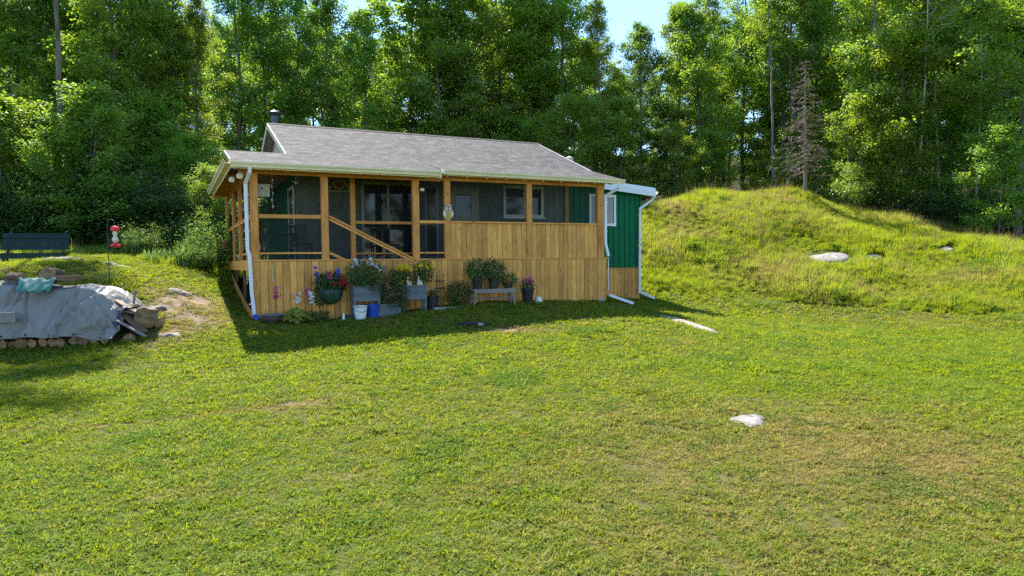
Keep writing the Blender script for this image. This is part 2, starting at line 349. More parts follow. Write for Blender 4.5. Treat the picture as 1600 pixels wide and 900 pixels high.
_K = np.sqrt(((_P[:, None] - _P[None]) ** 2).sum(-1) + 2.25)
_A = np.zeros((_n + 3, _n + 3)); _A[:_n, :_n] = _K - 0.35 * np.eye(_n); _A[:_n, _n] = 1; _A[:_n, _n + 1:] = _P; _A[_n, :_n] = 1; _A[_n + 1:, :_n] = _P.T
_W = np.linalg.solve(_A, np.r_[CP[:, 2], 0, 0, 0])
def _n2(X, Y, s, seed):
    r = np.random.default_rng(seed); o = 0
    for k in range(9):
        a = r.uniform(0, 2 * np.pi); w = s * r.uniform(0.6, 1.7); o = o + np.sin((X * np.cos(a) + Y * np.sin(a)) * w + r.uniform(0, 6.3))
    return o / 3.0
def mound(X, Y):
    """1 on the rough mound at the right, 0 on the mown lawn"""
    X = np.asarray(X, float); Y = np.asarray(Y, float)
    toe = np.interp(X, [2.0, 5.4, 8.9, 12.5, 14.8, 19, 24], [30.0, 25.7, 24.2, 22.6, 20.4, 17.5, 15.0]) + 0.25 * _n2(X, Y, 0.9, 3)
    return np.clip((Y - toe) / 0.5, 0, 1) * (X > 2.5)
def gz(X, Y):
    X = np.asarray(X, float); Y = np.asarray(Y, float)
    Xc = np.clip(X, -75, 75); Yc = np.clip(Y, -30, 100)
    d = np.sqrt((Xc[..., None] - CP[:, 0]) ** 2 + (Yc[..., None] - CP[:, 1]) ** 2 + 2.25)
    z = d @ _W[:_n] + _W[_n] + _W[_n + 1] * Xc + _W[_n + 2] * Yc
    far = np.clip((np.asarray(Y, float) - 66) / 60, 0, 1); z = z + 16.0 * far * far * (3 - 2 * far)
    return z + ZC + 0.016 * _n2(X, Y, 1.1, 1) + 0.008 * _n2(X, Y, 3.7, 2) + 0.015 * mound(X, Y) * _n2(X, Y, 1.6, 5)
def gz1(x, y): return float(gz(np.array([x]), np.array([y]))[0])

# colour zones of the grass: 0 lush .. 1 straw
def dryness(X, Y):
    d = 0.27 + 0.09 * _n2(X, Y, 0.55, 11) + 0.07 * _n2(X, Y, 1.6, 12) + 0.07 * _n2(X, Y, 4.5, 13)
    def blob(x, y, sx, sy, a, th=0.0):
        c, s = math.cos(th), math.sin(th); dx, dy = X - x, Y - y
        return a * np.exp(-((dx * c + dy * s) / sx) ** 2 - ((dy * c - dx * s) / sy) ** 2)
    d = d + blob(2.9, 6.6, 2.6, 1.5, 0.42) + blob(4.6, 8.4, 2.2, 1.6, 0.25) + blob(1.6, 5.4, 1.2, 0.8, 0.2) + blob(2.6, 8.6, 1.6, 0.8, 0.18)
    d = d + blob(8.0, 12.2, 6.5, 1.0, -0.32, -0.05) + blob(-2.5, 12.5, 3.0, 1.5, -0.12) + blob(-4.0, 7.0, 2.5, 1.0, -0.06)
    d = d + blob(-7.9, 17.0, 0.9, 1.8, 0.55, 0.5) + blob(-7.3, 15.0, 0.7, 0.9, 0.35) + blob(-13.5, 18.0, 2.0, 0.5, 0.3) + blob(-0.1, 16.0, 0.6, 0.35, 0.6) + blob(0.5, 15.9, 1.0, 0.3, 0.4)
    for (x0, y0, x1, y1, w, a) in ((-6.4, 8.6, -2.6, 10.1, 0.10, 0.45), (-3.6, 9.4, -2.6, 9.9, 0.14, 0.35), (-7.5, 10.8, -5.0, 11.6, 0.12, 0.3), (3.0, 9.6, 9.0, 10.6, 0.2, 0.12),
                                   (6.0, 21.6, 15.5, 18.3, 0.9, 0.16), (-3.0, 14.0, 1.0, 13.0, 0.3, 0.18), (-3.2, 6.2, -2.0, 6.9, 0.12, 0.3), (-1.4, 6.0, 0.2, 6.8, 0.12, 0.22)):
        L = math.hypot(x1 - x0, y1 - y0); ux, uy = (x1 - x0) / L, (y1 - y0) / L
        t = (X - x0) * ux + (Y - y0) * uy; q = -(X - x0) * uy + (Y - y0) * ux + 0.25 * np.sin(t * 0.7)
        d = d + a * np.exp(-(q / w) ** 2) * np.clip((t + 0.6) / 0.6, 0, 1) * np.clip((L + 0.6 - t) / 0.6, 0, 1)
    return np.clip(d, 0, 1)
def bare(X, Y):
    """bare soil: the worn bank beside the porch, scuffs in the dry lawn"""
    b = 0.0
    for x, y, sx, sy, a in ((-8.0, 17.2, 0.6, 1.7, 1.3), (-7.4, 15.6, 0.5, 1.0, 1.1), (-8.9, 16.2, 0.7, 0.4, 0.6), (1.75, 6.7, 0.30, 0.16, 0.45), (-0.15, 16.1, 0.45, 0.2, 0.9),
                            (-14.5, 18.6, 1.2, 0.3, 0.8), (-5.9, 11.1, 0.5, 0.08, 0.8), (-3.0, 9.8, 0.5, 0.07, 0.7), (-1.6, 17.3, 0.5, 0.3, 0.3)):
        b = np.maximum(b, a * np.exp(-((X - x) / sx) ** 2 - ((Y - y) / sy) ** 2))
    b = b + 0.15 * np.clip(_n2(X, Y, 2.3, 21) - 0.75, 0, 1)
    return np.clip(b * (0.6 + 0.45 * _n2(X, Y, 5.0, 22) + 0.4 * _n2(X, Y, 13.0, 23)), 0, 1)

def _axis(a, b, s, lo, hi):
    core = np.arange(a, b + 1e-6, s)
    out1 = []; x = b; st = s
    while x < hi: st *= 1.35; x += st; out1.append(x)
    out0 = []; x = a; st = s
    while x > lo: st *= 1.35; x -= st; out0.append(x)
    return np.array(out0[::-1] + list(core) + out1)
ax = _axis(-19.0, 24.0, 0.22, -600, 600); ay = _axis(2.5, 42.0, 0.22, -300, 900)
GX, GY = np.meshgrid(ax, ay)
GZ = np.concatenate([gz(GX[i], GY[i])[None] for i in range(len(ay))])
nx, ny = len(ax), len(ay)
idx = np.arange(nx * ny).reshape(ny, nx)
Qg = np.stack([idx[:-1, :-1], idx[:-1, 1:], idx[1:, 1:], idx[1:, :-1]], -1).reshape(-1, 4)
def ground_mat():
    m, nt, out = new_mat('lawn_soil')
    b = nt.nodes.new('ShaderNodeBsdfPrincipled'); nt.links.new(b.outputs[0], out.inputs[0]); b.inputs['Roughness'].default_value = 0.95; b.inputs['Specular IOR Level'].default_value = 0.1
    geo = nt.nodes.new('ShaderNodeNewGeometry'); pos = geo.outputs['Position']
    at = nt.nodes.new('ShaderNodeAttribute'); at.attribute_name = 'zones'
    sep = nt.nodes.new('ShaderNodeSeparateColor'); nt.links.new(at.outputs['Color'], sep.inputs[0])
    fine = _noise(nt, pos, 16.0, 6, 0.7); mid = _noise(nt, pos, 3.0, 4)
    lush = _ramp(nt, fine, [(0.3, (0.030, 0.045, 0.007)), (0.7, (0.08, 0.105, 0.014))])
    dry = _ramp(nt, fine, [(0.3, (0.055, 0.045, 0.018)), (0.7, (0.15, 0.12, 0.050))])
    g = _mix(nt, lush, dry, sep.outputs[0])
    soil = _ramp(nt, _noise(nt, pos, 11.0, 6, 0.75), [(0.3, (0.11, 0.075, 0.048)), (0.55, (0.27, 0.20, 0.14)), (0.75, (0.42, 0.35, 0.27))])
    g = _mix(nt, g, soil, _math(nt, 'MULTIPLY', sep.outputs[1], 1.0))
    mnd = _ramp(nt, fine, [(0.3, (0.055, 0.075, 0.012)), (0.7, (0.13, 0.15, 0.03))]); g = _mix(nt, g, mnd, at.outputs['Alpha'])
    forest = _ramp(nt, fine, [(0.3, (0.020, 0.018, 0.009)), (0.7, (0.055, 0.048, 0.022))])
    g = _mix(nt, g, forest, sep.outputs[2])
    nt.links.new(g, b.inputs['Base Color'])
    bp = nt.nodes.new('ShaderNodeBump'); bp.inputs['Strength'].default_value = 0.7; bp.inputs['Distance'].default_value = 0.03
    nt.links.new(fine, bp.inputs['Height']); nt.links.new(bp.outputs[0], b.inputs['Normal'])
    return m
def forest_floor(X, Y):
    edge = np.interp(X, [-60, -24, -16, -9, -4, 2, 6, 10, 14, 18, 22, 26, 60], [24, 24.5, 25.5, 27.5, 33, 34, 35.5, 37, 36, 34, 32.5, 30, 26])
    return np.clip((Y - edge) / 1.5 + 0.4 * _n2(X, Y, 1.2, 31), 0, 1)
M['ground'] = ground_mat()
gme = quad_mesh('ground', np.stack([GX, GY, GZ], -1).reshape(-1, 3), Qg, M['ground'], True)
zc = np.zeros((nx * ny, 4), dtype=np.float32)
zc[:, 0] = dryness(GX, GY).ravel(); zc[:, 1] = bare(GX, GY).ravel(); zc[:, 2] = forest_floor(GX, GY).ravel(); zc[:, 3] = mound(GX, GY).ravel()
ca = gme.attributes.new('zones', 'FLOAT_COLOR', 'POINT'); ca.data.foreach_set('color', zc.ravel())
ground = link('ground', gme)
tag(ground, 'mown lawn ground rising to the rough mound and the forest', 'ground', kind='structure')

# ------------------------------------------------------------------ the cabin (local frame: x along the front to the right, y to the back, z over the deck)
HC = (-6.43877, 17.22237, 0.12289 + ZC); YAW = R(26.1)
_cu, _su = math.cos(YAW), math.sin(YAW)
def hw(u, v, z=0.0): return (HC[0] + u * _cu - v * _su, HC[1] + u * _su + v * _cu, HC[2] + z)
def hg(u, v):
    """ground level under (u, v) in the cabin's frame"""
    w = hw(u, v); return gz1(w[0], w[1]) - HC[2]
cabin = empty('cabin', HC, YAW)
tag(cabin, 'low wooden cabin with screened porch, grey shingle roof and green side addition', 'cabin')

# house body behind the porch
FW = 2.0
b = MB()
b.box(1.4, 10.28, FW, FW + 0.12, -0.9, 2.9)
b.box(1.52, 10.28, 8.4, 8.52, -0.9, 2.8)
b.box(10.16, 10.28, FW + 0.12, 8.4, -0.9, 2.8)
for k in range(37):
    u = 1.52 + k * 0.235; b.box(u, u + 0.03, FW - 0.014, FW, 0.0, 2.55)
b.build('front_wall', M['wall'], cabin)
b = MB(); b.box(1.4, 1.52, FW + 0.12, 8.4, -0.9, 2.84)
for k in range(26):
    v = FW + 0.2 + k * 0.235; b.box(1.384, 1.4, v, v + 0.03, 0.0, 2.6)
b.build('side_wall', M['green'], cabin)
b = MB(); b.add([(1.4, 1.62, 2.88), (1.4, 8.9, 2.88), (1.4, 5.25, 4.30), (1.5, 1.62, 2.88), (1.5, 8.9, 2.88), (1.5, 5.25, 4.30)],
                [(0, 2, 1), (3, 4, 5), (0, 1, 4, 3), (1, 2, 5, 4), (2, 0, 3, 5)])
gable = b.build('gable_wall', M['cream'], cabin)
for k in range(9):                                         # lap boards of the gable
    z0 = 2.92 + k * 0.15; t = (4.28 - z0) / (4.30 - 2.88)
    if t < 0.08: continue
    v0 = 5.25 - 3.6 * t + 0.05; v1 = 5.25 + 3.6 * t - 0.05
    m_ = MB(); m_.add([(1.385, v0, z0), (1.385, v1, z0), (1.399, v1 - 0.35, z0 + 0.148), (1.399, v0 + 0.35, z0 + 0.148), (1.399, v0, z0), (1.399, v1, z0)],
                      [(0, 3, 2, 1), (0, 1, 5, 4)])
    m_.build('lap_board', M['cream'], gable)

# deck floor with the stairwell left open
b = MB()
for k in range(13):
    v = 0.2 + k * 0.14
    for (a, c) in (((0.05, 1.9), (4.35, 10.4)) if v < 1.05 else ((0.05, 10.4),)): b.box(a, c, v, v + 0.135, -0.06, -0.02)
b.build('deck_floor', M['greywood'], cabin)
b = MB(); b.box(0.05, 1.38, 2.02, 9.0, -0.06, -0.02); b.build('side_deck_floor', M['greywood'], cabin)

# roof: shingles in courses over plain decks
def plane_pts(u0, u1, v0, z0, v1, z1): return u0, u1, v0, z0, v1, z1
SH = {'v': [], 'q': [], 'c': []}
def shingles(u0, u1, v0, z0, v1, z1, expo=0.145, tab=0.24, seed=1, clip=None):
    r = np.random.default_rng(seed)
    L = math.hypot(v1 - v0, z1 - z0); dv, dz = (v1 - v0) / L, (z1 - z0) / L
    nv, nz = -dz, dv
    if nz < 0: nv, nz = -nv, -nz
    n = int(L / expo)
    for i in range(n + 1):
        s0 = i * expo - 0.02; s1 = min(s0 + expo + 0.04, L)
        u = u0 - r.uniform(0, tab)
        while u < u1:
            w = tab * r.uniform(0.55, 1.25); a = max(u, u0); c = min(u + w - 0.006, u1); u += w
            if c - a < 0.03: continue
            lift = r.uniform(0.003, 0.0065); j = r.uniform(-0.012, 0.012)
            p0 = (v0 + dv * (s0 + j), z0 + dz * (s0 + j)); p1 = (v0 + dv * s1, z0 + dz * s1)
            base = len(SH['v'])
            SH['v'] += [(a, p0[0] + nv * lift, p0[1] + nz * lift), (c, p0[0] + nv * lift, p0[1] + nz * lift), (c, p1[0] + nv * 0.001, p1[1] + nz * 0.001), (a, p1[0] + nv * 0.001, p1[1] + nz * 0.001),
                        (a, p0[0], p0[1]), (c, p0[0], p0[1])]
            t = r.choice([0.0, 0.25, 0.5, 0.75, 1.0]) * 0.8 + r.uniform(0, 0.2)
            SH['q'] += [(base, base + 1, base + 2, base + 3), (base + 4, base + 5, base + 1, base)]; SH['c'] += [t, t]
BRK = (1.5, 2.905); RDG = (5.25, 4.40)
roof_parts = ((1.09, 10.87, BRK[0], BRK[1], RDG[0], RDG[1]), (4.92, 10.87, -0.34, 2.415, BRK[0], BRK[1]), (-0.46, 4.92, -0.46, 2.355, BRK[0], BRK[1]), (1.09, 10.87, 9.3, 2.82, RDG[0], RDG[1]))
for i, p in enumerate(roof_parts): shingles(*p, seed=40 + i)
def shingle_mat():
    m, nt, out = new_mat('asphalt_shingles')
    bs = nt.nodes.new('ShaderNodeBsdfPrincipled'); nt.links.new(bs.outputs[0], out.inputs[0]); bs.inputs['Roughness'].default_value = 0.9; bs.inputs['Specular IOR Level'].default_value = 0.25
    at = nt.nodes.new('ShaderNodeAttribute'); at.attribute_name = 'tone'
    geo = nt.nodes.new('ShaderNodeNewGeometry')
    col = _ramp(nt, at.outputs['Fac'], [(0.0, (0.050, 0.049, 0.050)), (0.55, (0.080, 0.079, 0.080)), (1.0, (0.118, 0.117, 0.118))])
    g = _ramp(nt, _noise(nt, geo.outputs['Position'], 60.0, 3, 0.8), [(0.3, (0.62, 0.62, 0.62)), (0.7, (1.25, 1.22, 1.2))])
    big = _ramp(nt, _noise(nt, geo.outputs['Position'], 0.9, 3), [(0.3, (0.86, 0.86, 0.88)), (0.7, (1.08, 1.06, 1.04))])
    nt.links.new(_mix(nt, _mix(nt, col, g, 1.0, 'MULTIPLY'), big, 1.0, 'MULTIPLY'), bs.inputs['Base Color'])
    return m
M['shingle'] = shingle_mat()
sme = quad_mesh('shingles', np.array(SH['v']), np.array(SH['q']), M['shingle'])
ta = sme.attributes.new('tone', 'FLOAT', 'FACE'); ta.data.foreach_set('value', np.array(SH['c'], dtype=np.float32))
roof = MB()
for (u0, u1, v0, z0, v1, z1) in roof_parts:
    t = 0.07
    roof.add([(u0, v0, z0 - 0.004), (u1, v0, z0 - 0.004), (u1, v1, z1 - 0.004), (u0, v1, z1 - 0.004), (u0, v0, z0 - t), (u1, v0, z0 - t), (u1, v1, z1 - t), (u0, v1, z1 - t)],
             [(0, 1, 2, 3), (7, 6, 5, 4), (0, 4, 5, 1), (1, 5, 6, 2), (2, 6, 7, 3), (3, 7, 4, 0)])
ro = roof.build('roof', M['roofflash'], cabin)
sh = link('shingles', sme, ro); tag(sh, kind='stuff')
b = MB()
for k in range(33):
    u = 1.1 + k * 0.297
    b.add([(u, 5.12, 4.362), (u + 0.305, 5.12, 4.368), (u + 0.305, 5.25, 4.432), (u, 5.25, 4.426), (u, 5.38, 4.362), (u + 0.305, 5.38, 4.368)], [(0, 1, 2, 3), (3, 2, 5, 4)])
b.build('ridge_cap', M['shingle'], ro)
# side porch roof (falls to the left) and its gutter
b = MB(); b.add([(-0.50, 1.3, 2.40), (1.39, 1.3, 2.62), (1.39, 8.6, 2.62), (-0.50, 8.6, 2.40), (-0.50, 1.3, 2.34), (1.39, 1.3, 2.56), (1.39, 8.6, 2.56), (-0.50, 8.6, 2.34)],
                [(0, 1, 2, 3), (7, 6, 5, 4), (0, 4, 5, 1), (1, 5, 6, 2), (2, 6, 7, 3), (3, 7, 4, 0)])
b.build('side_roof', M['shingle'], cabin)
# gutters: a folded metal trough
def gutter(a, c, out, z, w=0.12, h=0.13, name='gutter'):
    """from a to c (u, v), opening up, front lip towards out"""
    prof = [(0.0, 0.0), (0.0, -h), (w * 0.62, -h), (w * 0.72, -h * 0.62), (w, -h * 0.28), (w, 0.0), (w - 0.012, 0.0), (w - 0.012, -h * 0.26), (w * 0.62, -h * 0.58), (w * 0.55, -h + 0.012), (0.012, -h + 0.012), (0.012, 0.0)]
    m_ = MB(); n = len(prof)
    V = [(a[0] + out[0] * p[0], a[1] + out[1] * p[0], z[0] + p[1]) for p in prof] + [(c[0] + out[0] * p[0], c[1] + out[1] * p[0], z[1] + p[1]) for p in prof]
    F = [(i, (i + 1) % n, n + (i + 1) % n, n + i) for i in range(n)] + [tuple(range(n)), tuple(range(n, 2 * n))[::-1]]
    m_.add(V, F); return m_.build(name, M['gutter'], cabin)
gutter((-0.47, -0.47), (4.80, -0.47), (0, -1), (2.345, 2.355))
gutter((4.88, -0.35), (10.90, -0.35), (0, -1), (2.425, 2.40))
gutter((-0.47, -0.46), (-0.47, 7.6), (-1, 0), (2.41, 2.41), w=0.17, h=0.115)
m_ = MB(); m_.box(4.80, 4.93, -0.55, -0.46, 2.30, 2.352); m_.build('gutter_end_cap', M['white'], cabin)
# fascia boards and rake boards
b = MB(); b.box(-0.455, 4.86, -0.462, -0.435, 2.19, 2.335); b.build('fascia', M['gutter'], cabin)
b = MB(); b.box(4.93, 10.86, -0.343, -0.315, 2.27, 2.40); b.build('fascia', M['gutter'], cabin)
b = MB(); b.box(-0.465, -0.44, -0.43, 7.6, 2.22, 2.36); b.build('fascia', M['gutter'], cabin)
for u in (1.075, 10.885):
    b = MB(); b.bar((u, BRK[0], BRK[1] - 0.075), (u, RDG[0] + 0.02, RDG[1] - 0.07), 0.03, 0.15); b.build('rake_board', M['cream'] if u < 5 else M['fascia'], cabin)
    b = MB(); b.bar((u, 9.3, 2.75), (u, RDG[0] - 0.02, RDG[1] - 0.07), 0.03, 0.15); b.build('rake_board', M['cream'], cabin)
b = MB(); b.bar((10.885, -0.33, 2.34), (10.885, BRK[0], BRK[1] - 0.075), 0.03, 0.13); b.build('rake_board', M['fascia'], cabin)
b = MB(); b.bar((-0.475, -0.40, 2.37), (-0.475, BRK[0], BRK[1] - 0.05), 0.02, 0.09); b.build('rake_board', M['roofflash'], cabin)

# porch ceiling boards and rafters
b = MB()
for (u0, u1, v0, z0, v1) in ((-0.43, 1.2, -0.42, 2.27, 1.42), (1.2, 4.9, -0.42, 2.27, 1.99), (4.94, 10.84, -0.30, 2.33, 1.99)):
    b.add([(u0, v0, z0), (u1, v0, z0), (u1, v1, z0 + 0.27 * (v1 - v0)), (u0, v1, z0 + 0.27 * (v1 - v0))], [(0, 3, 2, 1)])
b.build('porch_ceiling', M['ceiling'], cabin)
rm = MB(); rm.bar((0, -0.38, 2.235), (0, 1.98, 2.235 + 0.27 * 2.36), 0.04, 0.12); rme = rm.mesh('rafter', M['cedar_y'])
rs = MB(); rs.bar((0, -0.38, 2.235), (0, 1.38, 2.235 + 0.27 * 1.76), 0.04, 0.12); rse = rs.mesh('rafter', M['cedar_y'])
for k in range(19): link('rafter', rse if k < 3 else rme, cabin, (-0.36 + k * 0.6, 0.0, 0.0 if k < 9 else 0.05))
sm_ = MB(); sm_.bar((-0.42, 0, 2.30), (1.38, 0, 2.51), 0.04, 0.11); sme_ = sm_.mesh('side_rafter', M['cedar_x'])
for k in range(13): link('side_rafter', sme_, cabin, (0, 2.3 + k * 0.5, 0))

# posts
def post(u, v, z0, z1, w=0.175, name='post', d=0.14):
    m_ = MB(); m_.cbox(-w / 2, w / 2, 0, d, 0, z1 - z0, 0.008)
    return m_.build(name, M['post'], cabin, (u, v, z0))
for (u0, u1, zt) in ((0.0, 0.18, 2.15), (1.716, 1.90, 2.15), (4.182, 4.365, 2.17), (5.103, 5.278, 2.18), (7.69, 7.87, 2.20)):
    post((u0 + u1) / 2, 0.0, 0.0, zt, u1 - u0)
post(10.29, 0.0, -1.33, 2.2, 0.235)
post(2.80, 1.12, 0.0, 2.45, 0.14, d=0.12)                   # back post of the stairwell
for v in (1.45, 3.55, 5.8, 8.7): post(0.07, v, 0.0, 2.28, 0.11, 'side_post')
# beams and rails
def beam(a, c, w, h, mat, name): return MB().bar(a, c, w, h).build(name, M[mat], cabin)
beam((-0.25, 0.075, 2.215), (5.0, 0.075, 2.225), 0.12, 0.15, 'cedar_x', 'beam')
beam((5.0, 0.085, 2.255), (10.45, 0.085, 2.265), 0.12, 0.15, 'cedar_x', 'beam')
beam((0.07, 0.2, 2.28), (0.07, 8.8, 2.28), 0.12, 0.14, 'cedar_y', 'side_beam')
beam((0.19, 0.05, 1.09), (1.71, 0.05, 1.10), 0.09, 0.095, 'cedar_x', 'rail')
beam((0.19, 0.05, 0.165), (1.71, 0.05, 0.17), 0.06, 0.045, 'cedar_x', 'low_rail')
beam((4.37, 0.05, 1.02), (5.10, 0.05, 1.02), 0.09, 0.075, 'cedar_x', 'rail')
beam((4.37, 0.05, 0.165), (5.10, 0.05, 0.165), 0.06, 0.045, 'cedar_x', 'low_rail')
beam((2.88, 1.17, 1.04), (5.2, 1.17, 1.05), 0.09, 0.08, 'cedar_x', 'stair_back_rail')
beam((2.88, 1.17, 0.17), (5.2, 1.17, 0.17), 0.06, 0.045, 'cedar_x', 'stair_back_rail')
beam((0.08, 0.15, 1.10), (0.08, 1.39, 1.10), 0.09, 0.11, 'cedar_y', 'side_rail')
beam((0.08, 1.51, 1.10), (0.08, 3.49, 1.10), 0.09, 0.11, 'cedar_y', 'side_rail')
beam((0.08, 3.61, 1.10), (0.08, 8.64, 1.10), 0.09, 0.11, 'cedar_y', 'side_rail')
for a, c in ((0.15, 1.39), (1.51, 3.49), (3.61, 8.64)): beam((0.08, a, 0.18), (0.08, c, 0.18), 0.05, 0.05, 'cedar_y', 'side_low_rail')
for (u0, u1) in ((5.285, 7.685), (7.875, 10.17)): beam((u0, 0.04, 1.03), (u1, 0.04, 1.035), 0.12, 0.045, 'cedar_x', 'half_wall_cap')
beam((0.0, -0.012, -0.015), (10.49, -0.012, -0.015), 0.055, 0.035, 'cedar_x', 'deck_edge')
beam((-0.02, 0.05, -0.135), (-0.02, 9.0, -0.135), 0.04, 0.27, 'cedar_y', 'deck_rim')
# stairs inside the front bay, going down to the right
for dz in (0.0, 0.075):
    beam((1.91, -0.01, 1.115 - dz), (4.18, -0.01, -0.01 - dz), 0.06 if dz else 0.10, 0.05, 'cedar_x', 'stair_handrail')
beam((1.91, 0.0, 0.17), (4.0, 0.0, -0.85), 0.05, 0.07, 'cedar_x', 'stair_low_rail')
b = MB(); b.bar((1.9, 0.16, -0.15), (4.35, 0.16, -1.35), 0.04, 0.26); b.build('stair_stringer', M['cedar_x'], cabin)
b = MB(); b.bar((1.9, 1.06, -0.15), (4.35, 1.06, -1.35), 0.04, 0.26); b.build('stair_stringer', M['cedar_x'], cabin)
tm = MB(); tm.box(0, 0.30, 0.19, 1.03, -0.02, 0.02); tme = tm.mesh('stair_tread', M['greywood'])
for k in range(6): link('stair_tread', tme, cabin, (1.92 + 0.38 * k, 0, -0.21 - 0.186 * k))

# boards: skirt below the deck, half wall above it
def board(u, w, z0, z1, v=-0.02, name='skirt_board', mat='cedar', d=0.022):
    m_ = MB(); m_.cbox(-w / 2, w / 2, 0, d, 0, z1 - z0, 0.007)
    return m_.build(name, M[mat], cabin, (u, v + random.uniform(-0.004, 0.004), z0))
u = 0.005
while u < 10.47:
    w = (0.184 if u < 1.9 else 0.158) * random.uniform(0.93, 1.07)
    w = min(w, 10.49 - u)
    if u + w / 2 < 7.2: zb = hg(u + w / 2, -0.02) + 0.03
    else: zb = -1.325 + random.uniform(-0.006, 0.006)
    if w > 0.03: board(u + w / 2, w - 0.008, zb, -0.04)
    u += w
for (a, c) in ((5.285, 7.685), (7.875, 10.17)):
    n = int(round((c - a) / 0.158)); st = (c - a) / n
    for k in range(n): board(a + st * (k + 0.5), st - 0.007, 0.005, 1.005, 0.03, 'half_wall_board')
# dark sheets added behind the boards so that no light comes through the joints
b = MB(); b.box(0.05, 10.45, 0.014, 0.035, -1.25, -0.04); b.box(5.29, 7.68, 0.062, 0.08, 0.0, 1.0); b.box(7.88, 10.16, 0.062, 0.08, 0.0, 1.0); b.build('joint_backing', M['dirtwood'], cabin)
b = MB(); b.lathe([(0.17, -0.25), (0.16, 0.10), (0.15, 0.14)], 14, (10.28, 0.09, hg(10.28, 0.09))); b.build('concrete_pier', M['concrete'], cabin)
# side skirt: studs and a board that follows the slope
for v in (0.5, 2.6, 5.2, 8.6):
    zb = hg(-0.02, v); MB().box(0.02, 0.10, v, v + 0.08, zb - 0.05, -0.27).build('floor_stud', M['dirtwood'], cabin)
pts = [(0.0, v, hg(-0.03, v) + 0.13) for v in (0.05, 1.5, 3.0, 5.0, 7.0, 9.0)]
b = MB()
for p, q in zip(pts[:-1], pts[1:]): b.bar((-0.02, p[1], p[2]), (-0.02, q[1], q[2]), 0.03, 0.2)
b.build('slope_board', M['cedar_y'], cabin)

# insect screens
def screen(u0, u1, z0, z1, v=0.09, mat='screen'): 
    return MB().add([(u0, v, z0), (u1, v, z0), (u1, v, z1), (u0, v, z1)], [(0, 1, 2, 3)]).build('insect_screen', M[mat], cabin)
screen(0.18, 1.716, 1.12, 2.15, mat='screen_clear'); screen(0.18, 1.716, 0.0, 1.06, mat='screen_low')
screen(4.365, 5.10, 0.0, 2.17); screen(5.278, 7.69, 1.04, 2.2, mat='screen_dark'); screen(7.87, 10.17, 1.04, 2.2, mat='screen_dark')
MB().add([(1.90, 1.16, 0.0), (5.2, 1.16, 0.0), (5.2, 1.16, 2.5), (1.90, 1.16, 2.5)], [(0, 1, 2, 3)]).build('insect_screen', M['screen'], cabin)
for a, c in ((0.14, 1.42), (1.52, 3.52), (3.62, 8.68)):
    MB().add([(0.09, a, 0.0), (0.09, c, 0.0), (0.09, c, 2.25), (0.09, a, 2.25)], [(0, 1, 2, 3)]).build('insect_screen', M['screen'], cabin)

# openings of the house front, seen through the screens
def framed(name, u0, u1, z0, z1, v, mat, fw=0.07, bars=(), sill=False, glass='glass', hbars=()):
    root = MB()
    root.box(u0, u0 + fw, v - 0.05, v - 0.016, z0, z1); root.box(u1 - fw, u1, v - 0.05, v - 0.016, z0, z1)
    root.box(u0 + fw, u1 - fw, v - 0.05, v - 0.016, z1 - fw, z1); root.box(u0 + fw, u1 - fw, v - 0.05, v - 0.016, z0, z0 + fw)
    for x in bars: root.box(x - fw * 0.4, x + fw * 0.4, v - 0.047, v - 0.016, z0 + fw, z1 - fw)
    for zz in hbars: root.box(u0 + fw, u1 - fw, v - 0.046, v - 0.016, zz - fw * 0.35, zz + fw * 0.35)
    o = root.build(name, M[mat], cabin)
    xs = [u0 + fw] + list(bars) + [u1 - fw]
    for a, c in zip(xs[:-1], xs[1:]):
        a2 = a + (fw * 0.4 if a in bars else 0); c2 = c - (fw * 0.4 if c in bars else 0)
        MB().box(a2, c2, v - 0.024, v - 0.018, z0 + fw, z1 - fw).build('pane', M[glass], o)
    if sill: MB().box(u0 - 0.04, u1 + 0.04, v - 0.09, v - 0.016, z0 - 0.05, z0 - 0.002).build('sill', M[mat], o)
    return o
framed('patio_door', 3.24, 4.86, 0.0, 2.30, FW, 'trim', 0.09, bars=(4.05,))
framed('side_light_window', 5.20, 5.62, 0.05, 2.24, FW, 'trim', 0.05)
d = framed('house_door', 5.95, 6.99, 0.0, 2.28, FW, 'trim', 0.26, hbars=(1.25,)); MB().lathe([(0.0, 0), (0.03, 0.0), (0.03, 0.05), (0.0, 0.06)], 8).build('door_knob', M['black'], d, (6.66, FW - 0.05, 1.0), (R(90), 0, 0))
framed('window', 7.86, 9.32, 1.34, 2.36, FW, 'white', 0.085, bars=(8.62,), sill=True)
MB().box(10.14, 10.28, FW - 0.06, FW - 0.016, 0.0, 2.6).build('corner_board', M['cedar'], cabin)
# door of the left wall of the house, its white frame next to the corner
b = MB(); b.box(1.34, 1.383, 2.12, 2.21, 0.0, 2.12); b.box(1.34, 1.383, 3.02, 3.11, 0.0, 2.12); b.box(1.34, 1.383, 2.21, 3.02, 2.03, 2.12)
d = b.build('side_door', M['white'], cabin); MB().box(1.352, 1.382, 2.21, 3.02, 0.02, 2.03).build('pane', M['glass'], d)
